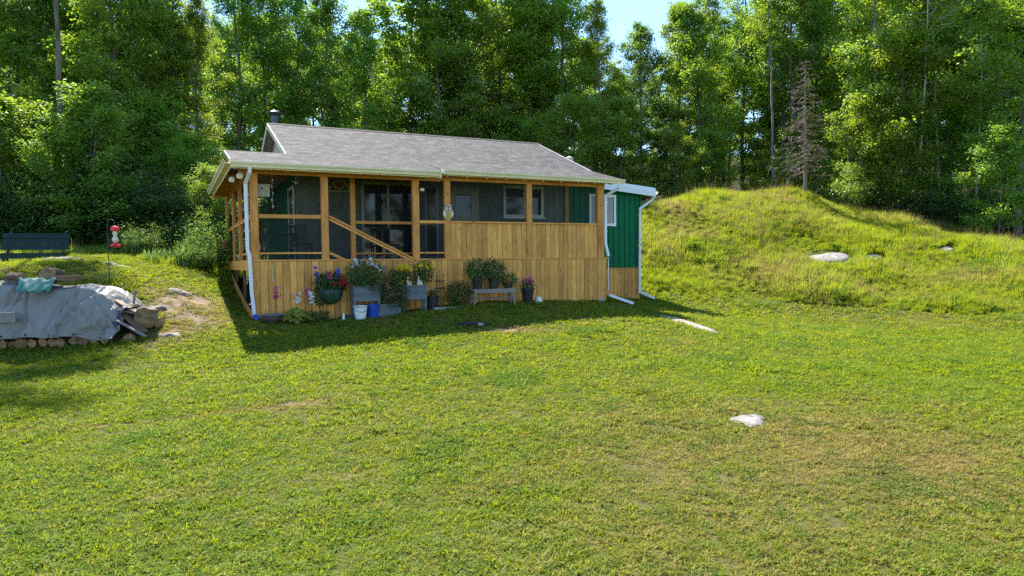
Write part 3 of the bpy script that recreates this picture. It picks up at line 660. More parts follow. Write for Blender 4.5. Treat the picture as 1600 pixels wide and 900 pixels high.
# stained glass half-round over the front wall
b = MB(); arc = [(2.61 + 0.31 * math.cos(a), 2.0 + 0.31 * math.sin(a)) for a in np.linspace(0, math.pi, 13)]
arc2 = [(2.61 + 0.26 * math.cos(a), 2.0 + 0.26 * math.sin(a)) for a in np.linspace(0, math.pi, 13)]
V = [(p[0], FW - 0.05, p[1]) for p in arc] + [(p[0], FW - 0.05, p[1]) for p in arc2]; b.add(V, [(i, i + 1, 14 + i, 13 + i) for i in range(12)]); b.box(2.30, 2.92, FW - 0.055, FW - 0.02, 1.96, 2.0)
fan = b.build('stained_glass_fan', M['trim'], cabin)
for i, mt in enumerate(('plant', 'p_yellow', 'stucco', 'stucco', 'p_yellow', 'plant')):
    a0, a1 = math.pi * i / 6 + 0.03, math.pi * (i + 1) / 6 - 0.03
    MB().add([(2.61 + r_ * math.cos(a), FW - 0.045, 2.0 + r_ * math.sin(a)) for r_, a in ((0.04, a0), (0.26, a0), (0.26, (a0 + a1) / 2), (0.26, a1), (0.04, a1))], [(0, 1, 2, 3, 4)]).build('pane', M[mt], fan)

# stove pipe behind the ridge
b = MB(); b.lathe([(0.085, 0.0), (0.085, 0.50)], 14); sp = b.build('stove_pipe', M['pipe'], cabin, (1.41, 6.0, 4.13), smooth=False); sp.scale = (1.25, 1.25, 1.0)
MB().lathe([(0.105, 0.50), (0.105, 0.66), (0.10, 0.70)], 14).build('pipe_collar', M['pipe'], sp)
MB().lathe([(0.155, 0.76), (0.15, 0.80), (0.05, 0.86), (0.0, 0.865)], 14).build('rain_cap', M['pipe'], sp)
MB().lathe([(0.12, 0.68), (0.155, 0.77)], 14).build('cap_band', M['black'], sp)

# downspouts
def spout(pts, name='downspout', w=0.085, h=0.065, parent=None):
    m_ = MB()
    for p, q in zip(pts[:-1], pts[1:]):
        p = np.array(p, float); q = np.array(q, float); d_ = (q - p) / np.linalg.norm(q - p)
        m_.bar(p - d_ * 0.02, q + d_ * 0.02, w, h, up=(0, 1, 0.001))
    return m_.build(name, M['spout'], cabin, bevel=0.012)
g0 = hg(-0.02, -0.15)
spout([(-0.05, -0.52, 2.22), (-0.05, -0.50, 2.10), (-0.12, -0.16, 1.86), (-0.10, -0.08, 0.26), (-0.06, -0.10, 0.08), (-0.03, -0.10, -0.8), (0.02, -0.11, g0 + 0.14)])
b = MB(); b.bar((0.02, -0.11, g0 + 0.16), (0.09, -0.2, g0 + 0.04), 0.10, 0.08, up=(0, 1, 0)); b.build('spout_tip', M['blue'], cabin)
spout([(10.70, -0.40, 2.28), (10.70, -0.40, 2.14), (10.45, -0.02, 1.93), (10.44, -0.02, 0.45), (10.53, -0.04, 0.05)])
spout([(10.53, -0.035, -0.02), (10.54, -0.035, -1.02)], w=0.03, h=0.03)
g1 = hg(10.8, -0.6)
spout([(10.52, -0.12, g1 + 0.30), (10.95, -0.75, g1 + 0.06)], 'downspout_extension')

# the green addition on the right
AV = 2.0; AR = 13.27
add_root = cabin
b = MB(); b.box(10.285, AR - 0.004, AV + 0.012, AV + 0.1, -0.35, 2.30); b.box(AR - 0.1, AR - 0.004, AV + 0.1, 7.5, -0.35, 2.3); b.box(10.285, AR - 0.1, 7.4, 7.5, -0.35, 2.35); b.build('addition_wall', M['green'], cabin)
def fz(u): return 2.50 - 0.085 * (u - 11.836)             # underside line of the falling roof
n = 13; st = (AR - 10.285) / n
for k in range(n):
    u0 = 10.285 + st * k; z1 = fz(u0 + st) - 0.05
    m_ = MB(); m_.prism([(0, 0.012), (st - 0.001, 0.012), (st - 0.001, 0.004), (0.052, 0.004), (0.042, -0.022), (0.014, -0.022), (0.004, 0.004), (0, 0.004)][::-1], 0, z1 + 0.31)
    m_.build('siding_panel', M['green'], cabin, (u0, AV, -0.31))
MB().box(AR - 0.03, AR + 0.012, AV - 0.03, AV + 0.03, -0.31, fz(AR) - 0.05).build('corner_trim', M['green'], cabin)
MB().box(10.3, AR, AV - 0.028, AV + 0.01, -0.345, -0.312).build('base_trim', M['green'], cabin)
u = 10.55
while u < AR - 0.02:
    w = 0.155 * random.uniform(0.9, 1.1); w = min(w, AR - u); board(u + w / 2, w - 0.007, hg(u, AV) + 0.02, -0.35, AV + 0.02, 'addition_skirt_board', 'cedar'); u += w
for v in np.arange(AV + 0.05, 7.4, 0.16):
    MB().box(AR - 0.04, AR - 0.02, v, v + 0.152, hg(AR, v) + 0.02, -0.35).build('addition_skirt_board', M['cedar'], cabin)
framed('addition_window', 11.10, 12.20, 1.10, 2.19, AV - 0.012, 'white', 0.09, bars=(11.62,))
# its roof: white fascia falling to the right
def slab(u0, u1, v0, v1, t, zoff):
    return [(u0, v0, fz(u0) + zoff), (u1, v0, fz(u1) + zoff), (u1, v1, fz(u1) + zoff + 0.1), (u0, v1, fz(u0) + zoff + 0.1), (u0, v0, fz(u0) + zoff - t), (u1, v0, fz(u1) + zoff - t), (u1, v1, fz(u1) + zoff + 0.1 - t), (u0, v1, fz(u0) + zoff + 0.1 - t)]
BX = [(0, 1, 2, 3), (7, 6, 5, 4), (0, 4, 5, 1), (1, 5, 6, 2), (2, 6, 7, 3), (3, 7, 4, 0)]
MB().add(slab(10.9, 13.72, AV - 0.26, 7.7, 0.05, 0.05), BX).build('addition_roof', M['shingle'], cabin)
MB().add(slab(10.9, 13.74, AV - 0.30, AV - 0.262, 0.21, 0.03), BX).build('addition_fascia', M['fascia'], cabin)
MB().add(slab(10.9, 13.70, AV - 0.26, AV + 0.0, 0.012, -0.165), BX).build('addition_soffit', M['fascia'], cabin)
gutter((13.72, AV - 0.30), (13.72, 7.7), (1, 0), (fz(13.72) + 0.01, fz(13.72) + 0.11), name='addition_gutter')
g2 = hg(13.2, AV - 0.12)
spout([(13.78, AV - 0.14, 2.20), (13.70, AV - 0.14, 2.06), (13.20, AV - 0.08, 1.74), (13.17, AV - 0.08, g2 + 0.28), (13.45, AV - 0.55, g2 + 0.07)], 'addition_downspout')
vp = MB().lathe([(0.05, 0), (0.05, 0.42)], 10).build('roof_vent', M['black'], cabin, (13.1, 4.0, 2.38)); MB().lathe([(0.09, 0.40), (0.09, 0.48), (0.0, 0.50)], 10).build('vent_cap', M['black'], vp)
vp = MB().lathe([(0.07, 0), (0.07, 1.35)], 10).build('flue_pipe', M['pipe'], cabin, (12.74, 6.0, 2.55)); MB().lathe([(0.10, 1.30), (0.16, 1.38), (0.16, 1.52), (0.03, 1.58)], 12).build('flue_cap', M['cream'], vp)
vp = MB().lathe([(0.045, 0), (0.045, 0.85)], 10).build('vent_pipe', M['white'], cabin, (12.38, 4.0, 2.50)); MB().box(-0.02, 0.16, -0.06, 0.06, 0.80, 0.92).build('vent_elbow', M['black'], vp)
# flood lights under the left eave
for (u, v, z, r_) in ((-0.24, -0.10, 2.06, 0.085), (-0.40, 0.25, 2.0, 0.075)):
    fl = MB().lathe([(0.03, -0.14), (0.05, -0.10), (r_, -0.02), (r_, 0.0), (r_ * 0.8, 0.015), (0.0, 0.02)], 14).build('flood_light', M['ivory'], cabin, (u, v, z), (R(75), 0, R(-25)), smooth=True)
    MB().tube([(0, 0, -0.13), (0.1, 0.05, -0.18), (0.16, 0.10, -0.2)], 0.012, 6).build('bracket', M['black'], fl)

for (u_, v_, zs_) in ((-0.105, -0.10, (1.6, 0.7)), (-0.04, -0.10, (-0.5, -1.1)), (10.44, -0.02, (1.7, 0.8)), (13.185, AV - 0.08, (1.5, 0.4, -0.7))):
    for z_ in zs_: MB().box(u_ - 0.055, u_ + 0.055, v_ - 0.042, v_ + 0.09, z_, z_ + 0.025).build('downspout_strap', M['fascia'], cabin)

# ------------------------------------------------------------------ leaves
def unit(a): return a / np.maximum(np.linalg.norm(a, axis=-1, keepdims=True), 1e-9)
def leaf_geo(C, N, size, aspect=0.55, r=rng, along=None, fold=0.15):
    """diamond leaves at C with normals N"""
    n = len(C); N = unit(N)
    T = r.normal(size=(n, 3)) if along is None else along + 0.35 * r.normal(size=(n, 3))
    T = unit(T - (T * N).sum(1, keepdims=True) * N); B = np.cross(N, T)
    L = np.asarray(size).reshape(-1, 1) * np.ones((n, 1)); Wd = L * aspect
    V = np.stack([C - T * L * 0.5, C + B * Wd * 0.5 - T * L * 0.08 + N * L * fold, C + T * L * 0.5, C - B * Wd * 0.5 - T * L * 0.08 + N * L * fold], 1).reshape(-1, 3)
    return V, np.arange(4 * n).reshape(-1, 4)
def join(parts):
    V = []; Q = []; b = 0
    for v, q in parts: V.append(v); Q.append(q + b); b += len(v)
    return np.concatenate(V), np.concatenate(Q)
def cloud(n, c, rad, size, r=rng, up=0.5, shell=0.5, aspect=0.6, zmin=None):
    """leaves scattered through an ellipsoid, thicker to the outside"""
    P = unit(r.normal(size=(n, 3))) * (r.uniform(0, 1, (n, 1)) ** (1 / (3 + 4 * shell)))
    N = P + np.array((0, 0, up)) + 0.6 * r.normal(size=(n, 3))
    C = np.array(c) + P * np.array(rad) * (1 + 0.12 * r.normal(size=(n, 1)))
    if zmin is not None: C[:, 2] = np.maximum(C[:, 2], zmin + 0.03 * r.uniform(size=n))
    return leaf_geo(C, N, size * r.uniform(0.6, 1.3, n), aspect, r)
def rosettes(P, size, petals=6, r=rng, up=(0, -0.6, 0.8)):
    """open flowers: petals round a centre"""
    out = []
    for p in P:
        n = unit(np.array(up) + 0.45 * r.normal(size=3)); t = unit(np.cross(n, r.normal(size=3))); bb = np.cross(n, t)
        a = np.arange(petals) * 2 * np.pi / petals + r.uniform(0, 1)
        D = t * np.cos(a)[:, None] + bb * np.sin(a)[:, None]; s = size * r.uniform(0.75, 1.2)
        out.append(leaf_geo(p + D * s * 0.5, np.tile(n, (petals, 1)) + 0.25 * D, np.full(petals, s), 0.7, r, along=D * 4, fold=0.12))
    return join(out)
def blades(n, c, rad, h, w, r=rng, lean=0.45, seg=3):
    """arching strap leaves growing from a clump"""
    a = r.uniform(0, 2 * np.pi, n); rr = rad * np.sqrt(r.uniform(0, 1, n)); base = np.stack([np.cos(a) * rr, np.sin(a) * rr, np.zeros(n)], 1) + np.array(c)
    az = a + r.normal(0, 0.9, n); H = h * r.uniform(0.55, 1.1, n); ln = lean * r.uniform(0.3, 1.5, n)
    D = np.stack([np.cos(az), np.sin(az), np.zeros(n)], 1); Sd = np.stack([-np.sin(az), np.cos(az), np.zeros(n)], 1)
    V = []; 
    for k in range(seg + 1):
        t = k / seg; p = base + D * (H * ln * t ** 2)[:, None] + np.array((0, 0, 1.0)) * (H * (t - 0.28 * ln * t ** 3))[:, None]
        ww = w * (1 - t ** 1.6) * 0.5 + 0.0006
        V += [p - Sd * ww, p + Sd * ww]
    V = np.stack(V, 1); m = 2 * (seg + 1)
    Q = np.concatenate([np.stack([np.arange(n) * m + 2 * k, np.arange(n) * m + 2 * k + 1, np.arange(n) * m + 2 * k + 3, np.arange(n) * m + 2 * k + 2], 1) for k in range(seg)])
    return V.reshape(-1, 3), Q
def tubes_geo(paths, n=5):
    """many tapered tubes: list of (points (k,3), radii (k,))"""
    V = []; Q = []; b = 0; ang = np.arange(n) * 2 * np.pi / n
    for P, rad in paths:
        P = np.asarray(P, float); rad = np.asarray(rad, float); k = len(P)
        D = unit(np.gradient(P, axis=0)); ref = np.array((0.13, 0.31, 0.94)) if abs(D[0] @ np.array((0.13, 0.31, 0.94))) < 0.9 else np.array((1.0, 0.1, 0.0))
        A = unit(np.cross(D, ref)); B = np.cross(D, A)
        ring = P[:, None] + (A[:, None] * np.cos(ang)[None, :, None] + B[:, None] * np.sin(ang)[None, :, None]) * rad[:, None, None]
        V.append(ring.reshape(-1, 3)); i = np.arange(k - 1)[:, None] * n; j = np.arange(n)[None]
        Q.append(np.stack([b + i + j, b + i + (j + 1) % n, b + i + n + (j + 1) % n, b + i + n + j], -1).reshape(-1, 4)); b += k * n
    return np.concatenate(V), np.concatenate(Q)
def gpart(name, geo, mat, parent, loc=(0, 0, 0), smooth=False): return link(name, quad_mesh(name, geo[0], geo[1], M[mat], smooth), parent, loc)

# ------------------------------------------------------------------ things along the porch front
def thing(name, label, cat, u, v, z=None, rz=0.0, group=None, local=True):
    if local: x, y, _ = hw(u, v); zz = HC[2] + (hg(u, v) if z is None else z); r_ = YAW + rz
    else: x, y = u, v; zz = gz1(u, v) if z is None else z; r_ = rz
    return tag(empty(name, (x, y, zz), r_), label, cat, group)
def pot(parent, r0, r1, h, mat, rim=True, z=0.0, name='pot'):
    prof = [(r0, z), (r1, z + h)] + ([(r1 + 0.015, z + h), (r1 + 0.015, z + h + 0.03), (r1 - 0.01, z + h + 0.03)] if rim else []) + [(r1 - 0.02, z + h - 0.01)]
    o = MB().lathe(prof, 18).build(name, M[mat], parent, smooth=False)
    MB().lathe([(r1 - 0.015, z + h - 0.02), (0.0, z + h - 0.015)], 14).build('soil', M['soil'], parent)
    return o
def stems(P, base, r=0.004, rr=rng):
    return tubes_geo([(np.array([base + np.array((p[0], p[1], 0)) * 0.25, (base + p) / 2 + 0.02 * rr.normal(size=3), p]), np.array([r, r, r * 0.7])) for p in P], 4)
def pts_in(n, c, rad, r=rng): return np.array(c) + unit(r.normal(size=(n, 3))) * (r.uniform(0, 1, (n, 1)) ** 0.4) * np.array(rad)

# half-round wall basket full of mixed flowers
t = thing('hanging_basket', 'dark green half-round bowl planter crowded with red, pink and violet flowers on the skirting', 'planter', 1.85, -0.24, -1.15)
MB().lathe([(0.04, 0.0), (0.16, 0.03), (0.27, 0.14), (0.32, 0.28), (0.335, 0.38), (0.315, 0.385), (0.30, 0.34)], 22, sy=0.62).build('bowl', M['liner'], t, smooth=True)
b = MB()
for k in range(9):
    a = math.pi * 2 * k / 9; b.tube([(0.05 * math.cos(a), 0.03 * math.sin(a), -0.01), (0.28 * math.cos(a), 0.175 * math.sin(a), 0.13), (0.34 * math.cos(a), 0.215 * math.sin(a), 0.38)], 0.005, 5)
b.build('wire_cage', M['black'], t)
MB().lathe([(0.30, 0.35), (0.0, 0.37)], 18, sy=0.6).build('soil', M['soil'], t)
gpart('foliage', join([cloud(900, (0, 0, 0.56), (0.40, 0.24, 0.28), 0.07), cloud(300, (-0.29, -0.08, 0.26), (0.14, 0.13, 0.32), 0.055), cloud(90, (0.28, 0, 0.45), (0.14, 0.14, 0.14), 0.07), blades(60, (0, 0, 0.36), 0.25, 0.45, 0.012)]), 'plant', t)
gpart('red_blossoms', rosettes(np.concatenate([pts_in(9, (0.27, -0.16, 0.60), (0.10, 0.06, 0.09)), pts_in(6, (0.05, -0.16, 0.56), (0.08, 0.05, 0.06)), pts_in(5, (0.36, -0.1, 0.50), (0.05, 0.05, 0.05))]), 0.085, 6), 'p_red', t)
gpart('pink_blossoms', rosettes(pts_in(13, (-0.04, -0.14, 0.72), (0.06, 0.05, 0.10)), 0.075, 5), 'p_pink', t)
gpart('violet_spikes', rosettes(np.concatenate([pts_in(14, (-0.36, -0.05, 0.80), (0.035, 0.03, 0.17)), pts_in(7, (-0.33, -0.05, 0.62), (0.03, 0.03, 0.06))]), 0.06, 5), 'p_purple', t)
gpart('blue_blossoms', rosettes(pts_in(15, (0.19, -0.08, 0.80), (0.045, 0.04, 0.13)), 0.06, 5), 'p_blue', t)
# grey planter boxes
def planter(name, label, u0, u1, v0, v1, z0, z1, legs=True):
    t = thing(name, label, 'planter', (u0 + u1) / 2, (v0 + v1) / 2, z0); w = (u1 - u0) / 2; d_ = (v1 - v0) / 2; h = z1 - z0
    nb = 2
    for k in range(nb):
        a, c = h * k / nb + 0.004, h * (k + 1) / nb - 0.003
        MB().box(-w, w, -d_, -d_ + 0.02, a, c).build('side_board', M['planter'], t); MB().box(-w, w, d_ - 0.02, d_, a, c).build('side_board', M['planter'], t)
        MB().box(-w, -w + 0.02, -d_ + 0.021, d_ - 0.021, a, c).build('end_board', M['planter'], t); MB().box(w - 0.02, w, -d_ + 0.021, d_ - 0.021, a, c).build('end_board', M['planter'], t)
    b = MB(); b.box(-w - 0.02, w + 0.02, -d_ - 0.02, -d_ + 0.03, h, h + 0.025); b.box(-w - 0.02, w + 0.02, d_ - 0.03, d_ + 0.02, h, h + 0.025); b.build('top_rim', M['planter'], t)
    MB().box(-w + 0.02, w - 0.02, -d_ + 0.02, d_ - 0.02, 0.0, h - 0.03).build('soil', M['soil'], t)
    if legs:
        g = hg((u0 + u1) / 2, (v0 + v1) / 2) - z0
        for sx in (-1, 1):
            for sy in (-1, 1): MB().box(sx * (w - 0.03) - 0.03, sx * (w - 0.03) + 0.03, sy * (d_ - 0.045) - 0.02, sy * (d_ - 0.045) + 0.02, g - 0.02, -0.001).build('leg', M['planter'], t)
    return t, h
t, h = planter('planter_box', 'raised grey planter box with white daisies beside the green bowl', 2.365, 3.063, -0.62, -0.24, -1.095, -0.715)
gpart('foliage', join([cloud(1500, (-0.02, -0.03, h + 0.34), (0.50, 0.32, 0.40), 0.062), cloud(260, (0.25, -0.2, h - 0.02), (0.22, 0.10, 0.14), 0.05), blades(90, (0, 0, h - 0.02), 0.3, 0.8, 0.008, lean=0.35)]), 'shrub', t)
P = np.concatenate([pts_in(12, (-0.1, -0.1, h + 0.62), (0.36, 0.14, 0.13)), pts_in(7, (0.25, -0.15, h + 0.52), (0.22, 0.1, 0.12))])
gpart('flower_stems', stems(P, np.array((0, 0, h))), 'plant', t); gpart('daisies', rosettes(P, 0.065, 8), 'p_white', t)
t, h = planter('planter_box', 'raised grey planter box with yellow flowers, nearest the stair foot', 3.64, 4.33, -0.62, -0.24, -1.085, -0.725)
gpart('foliage', join([cloud(700, (0.32, 0.0, h + 0.36), (0.28, 0.24, 0.32), 0.07), cloud(700, (-0.34, 0.0, h + 0.22), (0.34, 0.24, 0.26), 0.055), cloud(160, (-0.36, -0.2, h - 0.1), (0.16, 0.1, 0.2), 0.05), cloud(120, (0.0, 0, h + 0.08), (0.3, 0.16, 0.1), 0.05)]), 'plant', t)
P = np.concatenate([pts_in(13, (0.30, -0.10, h + 0.50), (0.28, 0.12, 0.16)), pts_in(13, (-0.26, -0.10, h + 0.46), (0.26, 0.12, 0.08)), pts_in(5, (-0.36, -0.12, h + 0.10), (0.10, 0.08, 0.06))])
gpart('yellow_blossoms', rosettes(P, 0.085, 7), 'p_yellow', t); gpart('flower_stems', stems(P, np.array((0, 0, h))), 'plant', t)
t2 = thing('garden_hoop', 'white bird figures on a wire hoop stuck in the yellow-flowered planter', 'ornament', 4.0, -0.52, -0.73)
b = MB(); b.tube([(0.17 * math.cos(a), 0, 0.24 + 0.24 * math.sin(a)) for a in np.linspace(-0.6, math.pi + 0.6, 16)], 0.006, 5); b.build('hoop', M['black'], t2)
for x, s_, h_ in ((-0.17, 1, 0.30), (0.13, -1, 0.28), (-0.10, 1, 0.16), (0.2, -1, 0.17)):
    MB().lathe([(0.0, 0), (0.035, 0.02), (0.045, h_ * 0.35), (0.022, h_ * 0.65), (0.026, h_ * 0.85), (0.0, h_)], 8, (x, -0.02, -0.02), sx=1.1, sy=0.6).build('bird_figure', M['owlpale'], t2, smooth=True)
t, h = planter('planter_box', 'low grey planter box on the grass under a pink-flowered bush', 2.99, 3.60, -0.66, -0.40, hg(3.3, -0.5), hg(3.3, -0.5) + 0.30, legs=False)
gpart('foliage', join([cloud(1500, (0.14, -0.03, h + 0.30), (0.40, 0.26, 0.48), 0.058), cloud(380, (0.34, -0.1, h - 0.04), (0.22, 0.14, 0.24), 0.05)]), 'shrub', t)
gpart('pink_blossoms', rosettes(pts_in(22, (0.12, -0.14, h + 0.36), (0.32, 0.12, 0.34)), 0.032, 5), 'p_pink', t)
t = thing('trellis', 'thin weathered trellis strips standing behind the pink-flowered bush', 'trellis', 3.25, -0.16)
for k, x in enumerate((-0.06, 0.06)): MB().box(x - 0.012, x + 0.012, -0.01, 0.01, 0.0, 1.42 - 0.1 * k).build('upright', M['greywood'], t)
for z in (0.7, 1.0, 1.25): MB().box(-0.10, 0.10, -0.022, -0.011, z, z + 0.02).build('crosspiece', M['greywood'], t)
# buckets
def bucket(u, v, mat, label, r0=0.135, r1=0.175, h=0.35):
    t = thing('bucket', label, 'bucket', u, v)
    MB().lathe([(r0, 0.0), (r1, h), (r1 + 0.012, h), (r1 + 0.012, h - 0.03), (r1 + 0.012, h + 0.008), (r1 - 0.008, h + 0.008), (r0 - 0.012, 0.02), (0.0, 0.02)], 22).build('pail', M[mat], t, smooth=False)
    MB().tube([(r1 * math.cos(a) * 1.02, -abs(r1 * math.sin(a)) - 0.02, h - 0.05 - 0.10 * math.sin(a)) for a in np.linspace(0, math.pi, 12)], 0.005, 5).build('handle', M['pipe'], t)
bucket(2.52, -0.66, 'bucket', 'white plastic bucket with wire handle on the grass under the daisy planter')
bucket(2.88, -0.56, 'blue', 'bright blue plastic bucket tucked behind the white one', h=0.36)
t = thing('garden_cone', 'small white cone on the grass left of the white bucket', 'ornament', 2.10, -0.62)
MB().lathe([(0.055, 0.0), (0.055, 0.02), (0.012, 0.20), (0.0, 0.205)], 12).build('cone', M['bucket'], t); MB().box(0.06, 0.24, -0.05, 0.08, 0.0, 0.15).build('dark_box', M['potblack'], t)
# left corner: bowl pot, hosta and the tall spikes
t = thing('bowl_pot', 'wide dark brown bowl pot with grey rim at the foot of the left downspout', 'pot', 0.38, -0.48)
MB().lathe([(0.17, 0.0), (0.24, 0.08), (0.27, 0.22), (0.25, 0.22), (0.23, 0.15), (0.0, 0.15)], 20).build('bowl', M['potbrown'], t, smooth=True)
MB().lathe([(0.27, 0.215), (0.285, 0.225), (0.28, 0.245), (0.25, 0.24)], 20).build('rim', M['potgrey'], t); gpart('seedlings', cloud(14, (0, 0, 0.19), (0.1, 0.1, 0.03), 0.04), 'plant', t)
t = thing('hosta', 'light green hosta clump with broad leaves against the left skirting', 'plant', 0.95, -0.52)
def strap_leaf_clump(n, r, h, L, W):
    a = np.arange(n) * 2.4 + rng.normal(0, 0.2, n); rr = r * np.sqrt((np.arange(n) + 0.5) / n)
    C = np.stack([np.cos(a) * rr, np.sin(a) * rr, h * (1 - 0.7 * (rr / r) ** 2) + rng.normal(0, 0.02, n)], 1)
    D = np.stack([np.cos(a), np.sin(a), -0.5 * (rr / r)], 1); N = np.stack([np.cos(a) * 0.5, np.sin(a) * 0.5, np.ones(n)], 1)
    return leaf_geo(C, N, L * rng.uniform(0.7, 1.1, n), W, rng, along=D * 4, fold=-0.05)
gpart('leaves', strap_leaf_clump(80, 0.42, 0.40, 0.26, 0.5), 'hosta', t); gpart('stalks', blades(30, (0, 0, 0), 0.05, 0.3, 0.012), 'hosta', t)
def spike(label, u, v, h, mat, n, r_):
    t = thing('flower_spike', label, 'flower', u, v)
    gpart('stalk', tubes_geo([(np.array([(0, 0, 0), (0.01, 0, h * 0.5), (0.0, 0.01, h)]), np.array([0.006, 0.005, 0.003]))], 5), 'plant', t)
    P = np.stack([rng.normal(0, r_, n), rng.normal(-0.02, r_, n), h - 0.30 * rng.uniform(0, 1, n) ** 0.8], 1); gpart('blossoms', rosettes(P, 0.05, 5), mat, t)
    gpart('leaves', blades(9, (0, 0, 0), 0.03, h * 0.45, 0.02), 'plant', t)
spike('pink foxglove spike left of the hosta', 0.50, -0.30, 0.92, 'p_pink', 22, 0.03)
spike('white flower head rising behind the hosta', 1.02, -0.26, 0.80, 'p_white', 16, 0.045)
spike('pale pink spike between the hosta and the green bowl', 1.28, -0.28, 0.95, 'p_pink', 12, 0.025)
spike('white foxglove spike right of the hosta', 1.34, -0.36, 0.78, 'p_white', 18, 0.03)
t = thing('ground_plant', 'low dark leafy plant on the grass below the green bowl', 'plant', 1.55, -0.40)
gpart('leaves', join([cloud(260, (0, 0, 0.16), (0.30, 0.18, 0.16), 0.06), blades(60, (0, 0, 0), 0.2, 0.35, 0.012)]), 'shrub', t)
for lab, u, v, z in (('string of cream beads hanging on the left skirting', 0.47, -0.04, -0.55), ('string of cream beads hanging under the side deck', -0.06, 0.62, -0.62)):
    t = thing('bead_string', lab, 'ornament', u, v, z)
    MB().tube([(0, 0, 0), (0, 0, 0.40)], 0.003, 4).build('cord', M['black'], t)
    for k in range(8): MB().lathe([(0.0, -0.02), (0.016, -0.012), (0.02, 0), (0.016, 0.012), (0.0, 0.02)], 7, (0, 0, 0.03 + 0.048 * k)).build('bead', M['ivory'], t)
# pots, plants and the little bench on the right
t = thing('potted_plant', 'small black pot with low leaves right of the yellow-flowered planter', 'potted plant', 4.60, -0.30)
pot(t, 0.13, 0.17, 0.33, 'potblack'); gpart('foliage', cloud(130, (0, 0, 0.42), (0.15, 0.13, 0.12), 0.06), 'plant', t)
t = thing('metal_lantern_stake', 'rusty metal cage ornament on thin stakes against the skirting', 'ornament', 4.88, -0.14)
for x in (-0.10, 0.0, 0.10): MB().tube([(x, 0, 0), (x, 0, 0.95 + (0.08 if x == 0 else 0))], 0.008, 5).build('stake', M['black'], t)
for z in (0.52, 0.72): MB().lathe([(0.14, z), (0.15, z + 0.012), (0.14, z + 0.024), (0.13, z + 0.012), (0.14, z)], 12, sy=0.4).build('ring', M['black'], t)
t = thing('paving_slab', 'flat grey stone slab lying in the grass below the metal ornament', 'slab', 4.95, -0.62)
MB().prism([(-0.45, -0.12), (0.40, -0.16), (0.52, 0.06), (0.1, 0.16), (-0.40, 0.12)], -0.03, 0.045).build('slab', M['concrete'], t, bevel=0.015)
t = thing('dark_bush', 'dark rounded bush at the skirting left of the plant bench', 'bush', 5.32, -0.36)
gpart('leaves', cloud(1400, (0, 0, 0.36), (0.40, 0.29, 0.37), 0.055, zmin=0.02), 'shrub', t); gpart('pale_buds', rosettes(pts_in(7, (0.1, -0.15, 0.25), (0.25, 0.12, 0.2)), 0.03, 5), 'p_pink', t)
t = thing('plant_bench', 'weathered wooden bench with a lower shelf holding flower pots', 'bench', 6.32, -0.50); g = hg(6.32, -0.5); zs = -0.86 - g
for k in range(3): MB().box(-0.67, 0.67, -0.18 + 0.122 * k, -0.065 + 0.122 * k, zs - 0.035, zs).build('seat_plank', M['greywood'], t)
MB().box(-0.64, 0.64, -0.182, -0.16, zs - 0.11, zs - 0.036).build('apron', M['greywood'], t)
for k in range(2): MB().box(-0.56, 0.56, -0.12 + 0.12 * k, -0.01 + 0.12 * k, 0.17, 0.20).build('shelf_plank', M['greywood'], t)
for sx in (-1, 1):
    b = MB(); b.bar((sx * 0.62, -0.14, 0.0), (sx * 0.57, -0.12, zs - 0.036), 0.05, 0.06); b.bar((sx * 0.62, 0.14, 0.0), (sx * 0.57, 0.12, zs - 0.036), 0.05, 0.06); b.build('leg', M['greywood'], t)
def potted(label, u, v, z, r0, r1, h, pm, fol, lm, flowers=None, cat='potted plant'):
    t = thing('potted_plant', label, cat, u, v, z); pot(t, r0, r1, h, pm); gpart('foliage', fol, lm, t)
    if flowers: gpart('blossoms', flowers[0], flowers[1], t)
    return t
potted('leafy yellow-green plant in a black pot, left end of the plant bench', 5.85, -0.50, -0.858, 0.12, 0.16, 0.26, 'potblack', join([cloud(620, (0, 0, 0.55), (0.33, 0.25, 0.30), 0.075), blades(40, (0, 0, 0.26), 0.1, 0.4, 0.012)]), 'hosta' if False else 'plant',
       (rosettes(pts_in(5, (0.05, -0.1, 0.62), (0.2, 0.1, 0.15)), 0.03, 5), 'p_yellow'))
potted('bushy dark plant with dull pink flowers in the middle of the plant bench', 6.35, -0.50, -0.858, 0.115, 0.15, 0.27, 'potblack', join([cloud(900, (0.02, 0, 0.52), (0.34, 0.25, 0.30), 0.065), cloud(90, (-0.1, 0, 0.75), (0.14, 0.12, 0.16), 0.05)]), 'shrub',
       (rosettes(pts_in(14, (0.05, -0.14, 0.52), (0.25, 0.1, 0.14)), 0.03, 5), 'p_pink'))
potted('low spreading plant in a brown pot at the right end of the plant bench', 6.80, -0.50, -0.858, 0.10, 0.14, 0.13, 'potbrown', cloud(520, (0, 0, 0.25), (0.30, 0.23, 0.19), 0.055), 'plant',
       (rosettes(pts_in(6, (-0.1, -0.12, 0.22), (0.12, 0.06, 0.08)), 0.03, 5), 'p_red'))
potted('tall black pot with pink flowers standing right of the plant bench', 7.47, -0.42, None, 0.12, 0.19, 0.42, 'potblack', cloud(260, (0, 0, 0.55), (0.24, 0.2, 0.15), 0.06), 'plant',
       (rosettes(pts_in(46, (0, -0.04, 0.64), (0.24, 0.18, 0.15)), 0.05, 5), 'p_pink'))
t = thing('white_tub', 'small upturned white tub on the grass beside the pink-flowered pot', 'tub', 7.86, -0.36)
MB().lathe([(0.11, 0.0), (0.115, 0.02), (0.075, 0.19), (0.0, 0.195)], 16).build('tub', M['bucket'], t); MB().lathe([(0.118, 0.0), (0.125, 0.012), (0.118, 0.024)], 16).build('lip', M['bucket'], t)

